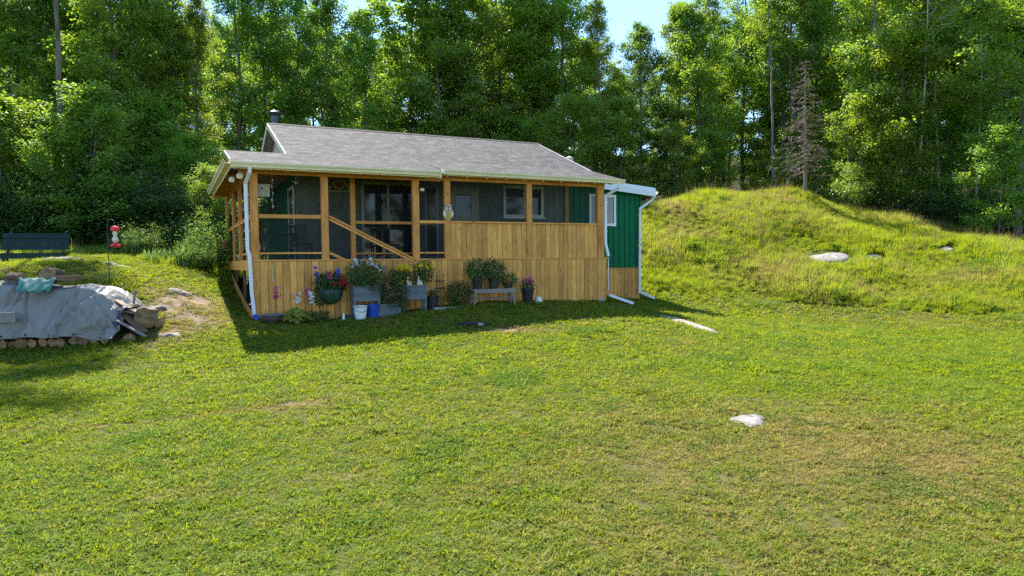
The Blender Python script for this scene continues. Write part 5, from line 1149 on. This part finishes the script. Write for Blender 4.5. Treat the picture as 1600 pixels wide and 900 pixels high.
def mesh_pair(name, geo, bark, leafm):
    return quad_mesh(name + '_trunk', *geo[0], M[bark], True), quad_mesh(name + '_crown', *geo[1], M[leafm])
KIND = {}
KIND['a'] = mesh_pair('tree_a', broadleaf(101, 16.5, 2.9, 0.16, 40, 30000, 0.145, trunk_r=0.17), 'bark', 'leafA')
KIND['b'] = mesh_pair('tree_b', broadleaf(102, 16.0, 2.6, 0.24, 36, 27000, 0.14, trunk_r=0.16), 'bark', 'leafB')
KIND['c'] = mesh_pair('tree_c', broadleaf(103, 15.5, 2.4, 0.30, 34, 24000, 0.13, crown_pow=0.9, trunk_r=0.16), 'bark_pale', 'leafC')
KIND['d'] = mesh_pair('tree_d', broadleaf(104, 17.0, 3.1, 0.12, 44, 33000, 0.15, trunk_r=0.18), 'bark', 'leafA')
KIND['e'] = mesh_pair('tree_e', broadleaf(105, 16.5, 2.5, 0.45, 26, 18000, 0.14, trunk_r=0.18), 'bark', 'leafB')
KIND['f'] = mesh_pair('tree_f', broadleaf(106, 16.5, 2.7, 0.20, 38, 27000, 0.14, trunk_r=0.16), 'bark_pale', 'leafB')
KIND['g'] = mesh_pair('tree_g', broadleaf(121, 16.0, 3.4, 0.14, 32, 26000, 0.19, trunk_r=0.17, flat=0.06, crown_pow=0.55), 'bark', 'leafA')
KIND['i'] = mesh_pair('tree_i', broadleaf(122, 17.0, 1.9, 0.28, 46, 26000, 0.105, trunk_r=0.14, crown_pow=1.0), 'bark_pale', 'leafC')
KIND['j'] = mesh_pair('tree_j', broadleaf(123, 16.5, 2.7, 0.36, 30, 17000, 0.13, trunk_r=0.17, flat=0.14), 'bark', 'leafB')
KIND['s'] = mesh_pair('sapling_s', broadleaf(107, 7.0, 1.9, 0.10, 24, 13000, 0.12, trunk_r=0.05), 'bark', 'leafA')
KIND['t'] = mesh_pair('sapling_t', broadleaf(108, 8.0, 1.7, 0.14, 26, 13000, 0.11, trunk_r=0.055), 'bark', 'leafC')
KIND['w'] = mesh_pair('birch_w', broadleaf(109, 15.0, 1.9, 0.50, 24, 14000, 0.09, trunk_r=0.10, lean=0.035), 'birch', 'leafC')
KIND['p'] = mesh_pair('slender_p', broadleaf(110, 15.5, 1.8, 0.58, 20, 11000, 0.11, trunk_r=0.10, lean=-0.05), 'bark_pale', 'leafA')
KIND['q'] = (KIND['p'][0].copy(), KIND['p'][1]); KIND['q'][0].materials[0] = M['bark']
KIND['h'] = mesh_pair('hemlock_h', conifer(111, 10.0, 2.6, 24000), 'bark', 'needle')
KIND['u'] = mesh_pair('shrub_u', shrub_geo(112), 'bark', 'shrub')
KIND['v'] = mesh_pair('shrub_v', shrub_geo(113, 1.7, 1.2, 6000, 0.09), 'bark', 'shrub')
KIND['x'] = mesh_pair('shrub_x', shrub_geo(114, 1.2, 0.9, 3600, 0.10), 'bark', 'leafA')
KH = dict(a=16.5, b=16.0, c=15.5, d=17.0, e=16.5, f=16.5, g=16.0, i=17.0, j=16.5, s=7.0, t=8.0, w=15.0, p=15.5, q=15.5, h=10.0, u=2.2, v=1.7, x=1.2)
def tree(kind, x, y, h, label, group=None, name=None, rz=None, wide=1.0, tilt=0.0, cat=None):
    nm = name or {'s': 'sapling', 't': 'sapling', 'w': 'birch_tree', 'p': 'slender_tree', 'q': 'slender_tree', 'h': 'hemlock_tree', 'u': 'shrub', 'v': 'shrub', 'x': 'shrub'}.get(kind, 'broadleaf_tree')
    s = h / KH[kind]
    o = empty(nm, (x, y, gz1(x, y) - 0.08), random.uniform(0, 6.28) if rz is None else rz)
    o.scale = (s * wide, s * wide, s); o.rotation_euler[0] = tilt
    tag(o, label, cat or ('shrub' if kind in 'uvx' else 'tree'), group)
    link('stems' if kind in 'uvx' else 'trunk', KIND[kind][0], o); link('foliage' if kind in 'uvx' else 'crown', KIND[kind][1], o)
    return o
def px(p, Y): return (p - 800.0) / 1085.0 * Y
# skyline: how tall the front trees reach at each picture column
def want_h(p): return float(np.interp(p, [-200, 0, 250, 430, 520, 600, 660, 760, 850, 900, 950, 1010, 1060, 1120, 1180, 1300, 1600, 1900], [17.5, 17.5, 17, 16.5, 15.6, 14.6, 15.6, 16.6, 15.6, 16.0, 13.0, 12.2, 12.8, 14.4, 16.0, 17, 17.5, 17.5]))
rt = random.Random(21)
kinds = 'abgdfiacjdeg'
# nearest row, left, behind the cabin and right
front = []
p = -190
while p < 1840:
    if p < 330: Y = rt.uniform(35.0, 37.5)
    elif p < 1000: Y = rt.uniform(45.0, 48.0)
    elif p < 1330: Y = rt.uniform(45.5, 48.5)
    else: Y = rt.uniform(35.5, 38.5)
    front.append((p, Y)); p += rt.uniform(40, 66)
nreg = {}
for i, (p, Y) in enumerate(front):
    k = kinds[(i * 5 + 3) % 12] if p < 1000 else 'acgdbicfagjc'[(i * 5) % 12]
    reg = ('behind the bench' if p < 330 else 'behind the cabin roof' if p < 1000 else 'behind the grassy mound')
    tree(k, px(p, Y), Y, want_h(p) * rt.uniform(0.95, 1.04) * (Y / 40.0 if p < 1330 else 1.0) * (0.98 if p < 330 else 1.0), ORD[nreg.setdefault(reg, 0) + 1] + ' tall tree from the left in the front forest row ' + reg, 'front trees ' + reg, wide=rt.uniform(0.9, 1.12)); nreg[reg] += 1
for row, (Y0, Y1, st) in enumerate(((50, 54, 60), (57, 62, 60), (66, 74, 62))):
    p = -230 + 20 * row
    while p < 1860:
        Y = rt.uniform(Y0, Y1); hh = (want_h(p) / 40.0 * Y * (0.90 - 0.05 * row)) * rt.uniform(0.9, 1.0)
        tree(rt.choice('abdfcegij'), px(p, Y), Y, min(hh, 21.0), 'leafy tree deep in the forest behind the first row', 'trees deep in the forest', wide=rt.uniform(0.85, 1.0)); p += st * rt.uniform(0.8, 1.25)
# understory: saplings between and in front of the trunks
nreg = {}
p = -180
while p < 1820:
    Y = rt.uniform(31.5, 36.0) if p < 330 else rt.uniform(41, 44) if p < 1000 else rt.uniform(40, 44.0) if p < 1330 else rt.uniform(34.0, 36.5)
    reg = ('on the left' if p < 330 else 'behind the cabin' if p < 1000 else 'behind the mound')
    tree(rt.choice('sts') if p > 1000 else rt.choice('sst'), px(p, Y), Y, rt.uniform(4.5, 8.0), ORD[nreg.setdefault(reg, 0) + 1] + ' young leafy sapling from the left under the forest edge ' + reg, 'saplings ' + reg, wide=rt.uniform(0.95, 1.2)); nreg[reg] += 1; p += rt.uniform(46, 84)
p = -180
while p < 1820:
    Y = rt.uniform(46, 50) if p > 330 else rt.uniform(41, 45)
    tree(rt.choice('ssth'), px(p, Y), Y, rt.uniform(5.5, 9.0), 'shaded young tree inside the forest', 'shaded young trees inside the forest', wide=1.1); p += rt.uniform(60, 95)
# the trees that stand out
tree('a', px(820, 50.0), 50.0, 22.5, 'tallest dark broadleaf tree rising above the right end of the cabin ridge', wide=0.9)
tree('d', px(1095, 44.5), 44.5, 14.4, 'rounded broadleaf tree against the sky left of the mound top', wide=1.0)
tree('d', px(1590, 31.0), 31.0, 14.5, 'big bright leafy maple at the far right edge', wide=1.05)
tree('t', px(1385, 34.5), 34.5, 9.5, 'bright yellow-green young tree right of the dead spruce', wide=1.2)
tree('s', px(1560, 29.3), 29.3, 5.2, 'leafy young maple at the forest edge on the far right', wide=1.1)
tree('p', px(1212, 42.0), 42.0, 18.0, 'slender leaning tree with bare grey trunk left of the dead spruce', rz=0.0, wide=1.0)
tree('e', px(1242, 43.0), 43.0, 19.5, 'straight dark trunk forking high just behind the dead spruce', wide=0.85)
tree('w', px(1432, 34.2), 34.2, 14.0, 'white-barked birch leaning right at the foot of the mound', rz=0.15)
tree('w', px(1468, 35.0), 35.0, 13.5, 'thin pale birch next to the leaning birch', rz=2.9, wide=0.9)
tree('w', px(1522, 33.5), 33.5, 11.0, 'slanting birch stem near the right edge of the forest', rz=0.4, wide=1.0)
tree('q', -18.6, 29.3, 24.5, 'very tall bare-stemmed tree before the left forest', wide=1.0, rz=1.5)
tree('q', px(-40, 25.5), 25.5, 20.0, 'very tall tree just beyond the left picture edge', wide=1.4, rz=1.2)
tree('f', px(245, 37.0), 37.0, 18.5, 'tall tree with straight dark trunk left of the porch', wide=0.95)
tree('h', px(30, 28.5), 28.5, 7.0, 'dark drooping hemlock behind the garden bench', wide=1.25)
tree('h', px(-70, 27.0), 27.0, 7.5, 'dark hemlock at the far left edge behind the bench', wide=1.3)
tree('s', px(86, 26.6), 26.6, 4.6, 'dark leafy young tree right behind the garden bench', wide=1.15)
tree('h', px(150, 29.0), 29.0, 6.5, 'small hemlock right of the bench in the forest edge', wide=1.3)
tree('s', px(330, 27.8), 27.8, 4.0, 'leafy young tree close to the left porch corner', wide=1.1)
tree('s', px(10, 27.0), 27.0, 6.0, 'leafy young tree behind the left end of the bench', wide=1.2)
tree('s', px(150, 27.5), 27.5, 6.5, 'leafy young tree behind the bird feeder', wide=1.2)
tree('g', px(195, 33.0), 33.0, 14.0, 'broad maple with layered bright branches above the feeder', wide=1.0)
# shrubs along the left forest edge
SHR = [(-40, 24.5, 'u', 2.6), (40, 25.0, 'u', 2.4), (110, 25.6, 'u', 2.5), (165, 26.5, 'v', 2.0), (215, 27.0, 'u', 2.6), (265, 27.5, 'u', 2.8), (300, 26.0, 'v', 1.7), (150, 28.5, 'u', 3.2), (60, 28.0, 'u', 3.4), (250, 30.0, 'u', 3.2), (330, 30.5, 'u', 3.0), (375, 32.0, 'u', 3.0)]
for i, (p, Y, k, h) in enumerate(sorted(SHR)): tree(k, px(p, Y + 1.5), Y + 1.5, h, ORD[i + 1] + ' dense dark green shrub from the left along the left forest edge', 'shrubs along the left forest edge', wide=1.25)
tree('v', px(222, 23.0), 23.0, 1.1, 'yellow-green bush in the bed right of the feeder', wide=0.9)
tree('v', px(196, 23.5), 23.5, 0.8, 'low green bush behind the feeder', wide=0.9)
tree('v', px(338, 24.0), 24.0, 2.0, 'tall flowering shrub beside the left porch side', wide=0.8)
tree('v', px(318, 22.5), 22.5, 1.0, 'low leafy shrub in front of the porch side', wide=0.9)
def clump(x, y, h, r_, n, mat, label, w=0.02, lean=0.5, cat='plant', group=None):
    o = empty('leafy_clump', (x, y, gz1(x, y) - 0.02)); tag(o, label, cat, group); gpart('leaves', blades(n, (0, 0, 0), r_, h, w, lean=lean), mat, o); return o
clump(px(287, 22.0), 22.0, 0.85, 0.22, 130, 'fern', 'tall iris clump with upright leaves in the bed by the porch', 0.03, 0.35)
clump(px(268, 22.6), 22.6, 0.6, 0.3, 110, 'plant', 'low grassy clump left of the iris', 0.02)
clump(px(240, 21.8), 21.8, 0.5, 0.3, 110, 'fern', 'arching grass clump in the bed right of the feeder', 0.02)
clump(px(168, 17.6), 17.5, 0.45, 0.25, 90, 'fern', 'weed tuft at the foot of the feeder pole', 0.015)
# shrubs at the foot of the forest behind the mound
p = 1010; ns_ = 0
while p < 1800:
    Y = (40.0 + rt.uniform(0, 1.5)) if p < 1300 else np.interp(p, [1300, 1600, 1800], [35.6, 31.6, 29.5]) + rt.uniform(0, 1.0)
    tree(rt.choice('uuv'), px(p, Y), Y, rt.uniform(0.9, 2.2), ORD[ns_ + 1] + ' low shrub from the left at the forest foot behind the mound', 'shrubs behind the mound', wide=1.2); ns_ += 1; p += rt.uniform(26, 48)
# dead spruce on the mound
def dead_spruce(seed=5, H=6.9):
    r = np.random.default_rng(seed); w = [(np.array([(0, 0, 0), (0.03, 0, H * 0.3), (0.0, 0.03, H * 0.6), (0.02, 0, H)]), np.array([0.10, 0.08, 0.05, 0.008]))]
    tr = [w[0]]; br = []
    for i in range(88):
        s = 0.20 + 0.79 * (i + r.uniform(0, 1)) / 88; z = H * s; L = (2.0 * min(1, (s - 0.12) / 0.12) * (1.02 - s) ** 0.75) * r.uniform(0.5, 1.1) + 0.08; az = i * 2.399 + r.normal(0, 0.4); d = np.array([math.cos(az), math.sin(az), 0.0]); sd = np.array([-d[1], d[0], 0])
        t = np.linspace(0, 1, 5)[:, None]; P = np.array((0, 0, z)) + d * L * t + np.array((0, 0, 1.0)) * L * (-0.30 * t + 0.22 * t ** 2) + r.normal(0, 0.02, (5, 3)) * t
        br.append((P, 0.026 * (1.1 - t[:, 0])))
        for j in range(12):
            q = r.uniform(0.2, 1); p0 = np.array([np.interp(q, t[:, 0], P[:, m]) for m in range(3)]); tw = d * 0.6 + sd * r.choice((-1, 1)) * r.uniform(0.4, 1) + np.array((0, 0, r.normal(-0.15, 0.35))); l2 = L * 0.30 * r.uniform(0.4, 1.1)
            br.append((np.stack([p0, p0 + tw * l2 * 0.5 + r.normal(0, 0.01, 3), p0 + tw * l2 + np.array((0, 0, -0.05 * L))]), np.array([0.014, 0.011, 0.008])))
    return tubes_geo(tr, 8), tubes_geo(br, 3)
x, y = 14.2, 33.7
o = tag(empty('dead_spruce', (x, y, gz1(x, y) - 0.05)), 'bare grey-brown dead spruce standing on top of the grassy mound', 'tree')
ds = dead_spruce(); gpart('trunk', ds[0], 'deadwood', o, smooth=True); gpart('branches', ds[1], 'deadwood', o)

# trees on the near side of the lawn, behind the photographer: the patio door mirrors them
for i, (x, y, k, h) in enumerate(((21, -4, 'a', 14), (27, -8, 'd', 16), (30, -2, 'b', 15), (24, -14, 'd', 15))):
    tree(k, x, y, h, 'leafy tree across the lawn, seen only as a reflection in the patio door', 'trees mirrored in the patio door')

# ------------------------------------------------------------------ grass: tufts instanced on points of the ground
def grass_mat(name, lush, lush2, straw, straw2, trans, tmix=0.4):
    m, nt, out = new_mat(name)
    geo = nt.nodes.new('ShaderNodeNewGeometry')
    at = nt.nodes.new('ShaderNodeAttribute'); at.attribute_type = 'INSTANCER'; at.attribute_name = 'dry'
    ri = geo.outputs['Random Per Island']
    a = _ramp(nt, ri, [(0.0, lush), (1.0, lush2)]); s = _ramp(nt, ri, [(0.0, straw), (1.0, straw2)])
    thr = _math(nt, 'ADD', at.outputs['Fac'], _math(nt, 'MULTIPLY', _math(nt, 'SUBTRACT', ri, 0.5), 0.45))
    f = _ramp(nt, thr, [(0.34, (0, 0, 0)), (0.90, (1, 1, 1))])
    hs = nt.nodes.new('ShaderNodeHueSaturation'); oi = nt.nodes.new('ShaderNodeObjectInfo'); nt.links.new(_mix(nt, a, s, f), hs.inputs['Color']); nt.links.new(_math(nt, 'ADD', _math(nt, 'MULTIPLY', oi.outputs['Random'], 0.45), 0.77), hs.inputs['Value']); col = hs.outputs[0]
    d = nt.nodes.new('ShaderNodeBsdfDiffuse'); nt.links.new(col, d.inputs[0])
    t = nt.nodes.new('ShaderNodeBsdfTranslucent'); nt.links.new(_mix(nt, _mix(nt, trans, straw2, f), col, 0.45), t.inputs[0])
    g = nt.nodes.new('ShaderNodeBsdfGlossy'); g.inputs['Roughness'].default_value = 0.55; g.inputs[0].default_value = (0.9, 0.95, 0.8, 1)
    m1 = nt.nodes.new('ShaderNodeMixShader'); m1.inputs[0].default_value = tmix; nt.links.new(d.outputs[0], m1.inputs[1]); nt.links.new(t.outputs[0], m1.inputs[2])
    m2 = nt.nodes.new('ShaderNodeMixShader'); m2.inputs[0].default_value = 0.012; nt.links.new(m1.outputs[0], m2.inputs[1]); nt.links.new(g.outputs[0], m2.inputs[2])
    nt.links.new(m2.outputs[0], out.inputs[0])
    return m
M['grass'] = grass_mat('lawn_grass', (0.105, 0.165, 0.008), (0.205, 0.265, 0.014), (0.25, 0.20, 0.055), (0.42, 0.33, 0.10), (0.50, 0.58, 0.010), 0.48)
M['weed'] = grass_mat('lawn_weeds', (0.075, 0.155, 0.014), (0.140, 0.235, 0.024), (0.13, 0.15, 0.03), (0.19, 0.20, 0.05), (0.22, 0.36, 0.03), 0.35)
M['tall'] = grass_mat('rough_grass', (0.125, 0.205, 0.012), (0.235, 0.320, 0.026), (0.30, 0.225, 0.065), (0.48, 0.37, 0.15), (0.56, 0.62, 0.02), 0.52)
def tuft_collection(name, geos):
    c = bpy.data.collections.new(name)
    for i, (g, mt) in enumerate(geos):
        o = bpy.data.objects.new('%s_tuft' % name, quad_mesh(name + '_tuft', g[0], g[1], M[mt])); c.objects.link(o)
    return c
r_ = np.random.default_rng(77)
lawn_t = [(blades(20, (0, 0, 0), 0.05, 0.048, 0.0085, r_, lean=1.1, seg=2), 'grass'), (blades(18, (0, 0, 0), 0.04, 0.058, 0.0075, r_, lean=1.1, seg=2), 'grass'), (blades(26, (0, 0, 0), 0.075, 0.038, 0.009, r_, lean=1.25, seg=2), 'grass'),
          (blades(15, (0, 0, 0), 0.03, 0.075, 0.007, r_, lean=0.95, seg=2), 'grass')]
def weed(n, L, W):
    a = np.arange(n) * 2.4; rr = 0.02 + 0.03 * np.arange(n) / n
    C = np.stack([np.cos(a) * (rr + L * 0.4), np.sin(a) * (rr + L * 0.4), 0.012 + 0.02 * r_.uniform(size=n)], 1); D = np.stack([np.cos(a), np.sin(a), 0.1 * np.ones(n)], 1)
    return leaf_geo(C, np.array((0, 0, 1.0)) + 0.3 * r_.normal(size=(n, 3)) - 0.2 * D, L * r_.uniform(0.6, 1.2, n), W, r_, along=D * 4)
def clover(n, rad):
    C = np.stack([r_.normal(0, rad, n), r_.normal(0, rad, n), 0.02 + 0.03 * r_.uniform(size=n)], 1); return leaf_geo(C, np.array((0, 0, 1.0)) + 0.35 * r_.normal(size=(n, 3)), 0.022 * r_.uniform(0.7, 1.3, n), 0.9, r_)
lawn_t += [(weed(11, 0.07, 0.32), 'weed'), (clover(60, 0.07), 'weed')]
C_lawn = tuft_collection('lawn', lawn_t)
tall_t = [(blades(44, (0, 0, 0), 0.17, 0.38, 0.014, r_, lean=0.45), 'tall'), (blades(36, (0, 0, 0), 0.14, 0.50, 0.012, r_, lean=0.4), 'tall'), (blades(50, (0, 0, 0), 0.18, 0.28, 0.015, r_, lean=0.65), 'tall'),
          (join([cloud(70, (0, 0, 0.16), (0.18, 0.18, 0.14), 0.07, r_), blades(20, (0, 0, 0), 0.1, 0.3, 0.01, r_)]), 'weed')]
def fern_tuft():
    out = []
    for k in range(9):
        a = k * 0.7 + r_.normal(0, 0.15); L = r_.uniform(0.45, 0.7); t = np.linspace(0.1, 1, 16); D = np.array((math.cos(a), math.sin(a), 0)); sd = np.array((-D[1], D[0], 0))
        P = D * (L * t ** 1.2)[:, None] + np.array((0, 0, 1.0)) * (L * (0.75 * t - 0.55 * t ** 2.2))[:, None]
        for s_ in (-1, 1):
            w = 0.16 * np.sin(np.pi * np.clip(t, 0.02, 0.98) ** 0.7) + 0.02
            out.append(leaf_geo(P + sd * s_ * (w * 0.5)[:, None], np.tile((0, 0, 1.0), (16, 1)) + 0.2 * r_.normal(size=(16, 3)), w, 0.34, r_, along=np.tile(sd * s_ * 4, (16, 1)) + D))
    return join(out)
tall_t += [(fern_tuft(), 'weed'), (join([blades(14, (0, 0, 0), 0.10, 0.72, 0.006, r_, lean=0.25), blades(10, (0, 0, 0), 0.10, 0.55, 0.010, r_, lean=0.35)]), 'stalk')]
C_tall = tuft_collection('rough', tall_t)

def gn_scatter(name, coll, P, rot, scl, idx_, dry, label, cat):
    me = bpy.data.meshes.new(name); n = len(P); me.vertices.add(n); me.vertices.foreach_set('co', np.ascontiguousarray(P, dtype=np.float32).ravel())
    for an, ty, arr, key in (('rot', 'FLOAT_VECTOR', rot, 'vector'), ('scl', 'FLOAT', scl, 'value'), ('idx', 'INT', idx_, 'value'), ('dry', 'FLOAT', dry, 'value')):
        a = me.attributes.new(an, ty, 'POINT'); a.data.foreach_set(key, np.ascontiguousarray(arr, dtype=np.int32 if ty == 'INT' else np.float32).ravel())
    o = link(name, me); tag(o, label, cat, kind='stuff')
    ng = bpy.data.node_groups.new(name + '_scatter', 'GeometryNodeTree')
    ng.interface.new_socket('Geometry', in_out='INPUT', socket_type='NodeSocketGeometry'); ng.interface.new_socket('Geometry', in_out='OUTPUT', socket_type='NodeSocketGeometry')
    N = ng.nodes; gi = N.new('NodeGroupInput'); go = N.new('NodeGroupOutput'); ip = N.new('GeometryNodeInstanceOnPoints'); ci = N.new('GeometryNodeCollectionInfo')
    ci.inputs['Collection'].default_value = coll; ci.inputs['Separate Children'].default_value = True; ci.inputs['Reset Children'].default_value = True
    ip.inputs['Pick Instance'].default_value = True
    def attr(nm, ty):
        a = N.new('GeometryNodeInputNamedAttribute'); a.data_type = ty; a.inputs['Name'].default_value = nm; return next(s for s in a.outputs if s.enabled and s.name == 'Attribute')
    L = ng.links
    L.new(gi.outputs[0], ip.inputs['Points']); L.new(ci.outputs[0], ip.inputs['Instance']); L.new(attr('idx', 'INT'), ip.inputs['Instance Index'])
    L.new(attr('rot', 'FLOAT_VECTOR'), ip.inputs['Rotation']); L.new(attr('scl', 'FLOAT'), ip.inputs['Scale']); L.new(ip.outputs[0], go.inputs[0])
    md = o.modifiers.new('scatter', 'NODES'); md.node_group = ng
    return o
def inside_house(X, Y, m=0.0):
    dx, dy = X - HC[0], Y - HC[1]; u = dx * _cu + dy * _su; v = -dx * _su + dy * _cu
    return ((u > -0.02 - m) & (u < 10.5 + m) & (v > -0.02 - m) & (v < 9.2 + m)) | ((u > 10.2) & (u < 13.3 + m) & (v > 2.0 - m) & (v < 7.6 + m))
ROCKS = [(2.93, 8.52, 0.17), (12.75, 27.75, 0.85), (12.2, 27.6, 0.4), (13.3, 27.6, 0.4), (14.3, 27.3, 0.5), (16.82, 26.75, 0.45), (-0.96, 16.66, 0.30)]
def keep_clear(X, Y):
    k = ~inside_house(X, Y)
    for x, y, q in ROCKS: k &= (X - x) ** 2 + (Y - y) ** 2 > q * q
    a = np.array((3.97, 19.57)); c = np.array((4.99, 16.64)); d = (c - a) / np.linalg.norm(c - a); t = (X - a[0]) * d[0] + (Y - a[1]) * d[1]; q = np.abs(-(X - a[0]) * d[1] + (Y - a[1]) * d[0])
    k &= ~((t > 0.1) & (t < 3.0) & (q < 0.13))
    k &= ~((X < -8.2) & (X > -12.7) & (Y > 14.4) & (Y < 15.8))
    return k
def sample(n, x0, x1, y0, y1): return r_.uniform(x0, x1, n), r_.uniform(y0, y1, n)
# lawn: dense near, coarser and larger farther off
XS, YS, SC = [], [], []
for (y0, y1, dens, s) in ((2.8, 5.5, 430, 0.8), (5.5, 8.0, 370, 0.86), (8.0, 11.5, 270, 0.98), (11.5, 16.0, 165, 1.15), (16.0, 22.0, 95, 1.4), (22.0, 30.0, 45, 1.8)):
    w0, w1 = -0.86 * y1 - 1.0, 0.86 * y1 + 1.0
    n = int(dens * (w1 - w0) * (y1 - y0)); X, Y = sample(n, w0, w1, y0, y1); k = np.abs(X) < 0.84 * Y + 1.2; XS.append(X[k]); YS.append(Y[k]); SC.append(np.full(k.sum(), s))
X = np.concatenate(XS); Y = np.concatenate(YS); s = np.concatenate(SC)
bare_ = bare(X, Y); k = keep_clear(X, Y) & (mound(X, Y) < r_.uniform(0.2, 0.9, len(X))) & (forest_floor(X, Y) < 0.5) & (r_.uniform(size=len(X)) > bare_ * 1.05)
X, Y, s = X[k], Y[k], s[k]; dr = dryness(X, Y); n = len(X)
ix = r_.choice(6, n, p=[0.29, 0.27, 0.28, 0.10, 0.03, 0.03]); lush_patch = _n2(X, Y, 1.9, 51) > 1.25; ix = np.where(lush_patch & (r_.uniform(size=n) < 0.3), r_.choice([4, 5], n), ix)
hv = 1 + 0.15 * _n2(X, Y, 2.6, 52) - 0.25 * (dr - 0.35); sc = s * np.clip(hv, 0.5, 1.6) * r_.uniform(0.75, 1.3, n)
Z = gz(X, Y)
rot = np.stack([r_.normal(0, 0.14, n), r_.normal(0, 0.14, n), r_.uniform(0, 6.28, n)], 1)
gn_scatter('lawn_grass', C_lawn, np.stack([X, Y, Z - 0.004], 1), rot, sc, ix, np.clip(dr + r_.normal(0, 0.17, n), 0, 1), 'short mown grass covering the lawn', 'grass')
# rough grass of the mound and along the forest edge
X, Y = sample(120000, 2.5, 30.0, 15.0, 39.0); ff = forest_floor(X, Y); k = (mound(X, Y) > r_.uniform(0.3, 1.0, len(X))) & keep_clear(X, Y) & (X < 0.9 * Y + 1) & (ff < r_.uniform(0.4, 1.0, len(X)))
X1, Y1 = X[k], Y[k]
X, Y = sample(9000, -22, -5.5, 14.0, 31.0); k = keep_clear(X, Y) & (Y > 21.5 + 1.2 * _n2(X, Y, 0.8, 61)) & (r_.uniform(size=len(X)) < 0.6); X2, Y2 = X[k], Y[k]
X = np.concatenate([X1, X2]); Y = np.concatenate([Y1, Y2]); n = len(X)
dr = np.clip(0.32 + 0.18 * _n2(X, Y, 0.8, 71) + 0.13 * _n2(X, Y, 2.3, 72) + 0.08 * r_.normal(size=n), 0, 1)
fern = (_n2(X, Y, 0.9, 73) > 0.75) & (Y < 30); ix = r_.choice(6, n, p=[0.34, 0.30, 0.25, 0.08, 0.005, 0.025]); ix = np.where((_n2(X, Y, 0.7, 75) > 0.55) & (r_.uniform(size=n) < 0.08), 5, ix); ix = np.where(fern & (r_.uniform(size=n) < 0.25), r_.choice([3, 3, 4], n), ix)
sc = np.clip(0.78 + 0.30 * _n2(X, Y, 1.3, 74), 0.35, 1.6) * r_.uniform(0.65, 1.3, n); sc = np.where(np.arange(n) >= len(X1), sc * 0.8, sc); sc = np.where(ix == 3, sc * 1.2, sc)
edge = np.clip((Y - np.interp(X, [2.0, 5.4, 8.9, 12.5, 14.8, 19, 24], [30.0, 25.7, 24.2, 22.6, 20.4, 17.5, 15.0])) / 1.2, 0.35, 1); sc = np.where(np.arange(n) < len(X1), sc * edge, sc)
dr = np.where(fern, dr * 0.4, dr)
rot = np.stack([r_.normal(0, 0.12, n), r_.normal(0, 0.12, n), r_.uniform(0, 6.28, n)], 1)
gn_scatter('rough_grass', C_tall, np.stack([X, Y, gz(X, Y) - 0.01], 1), rot, sc, ix, dr, 'tall rough grass, ferns and weeds covering the mound', 'grass')
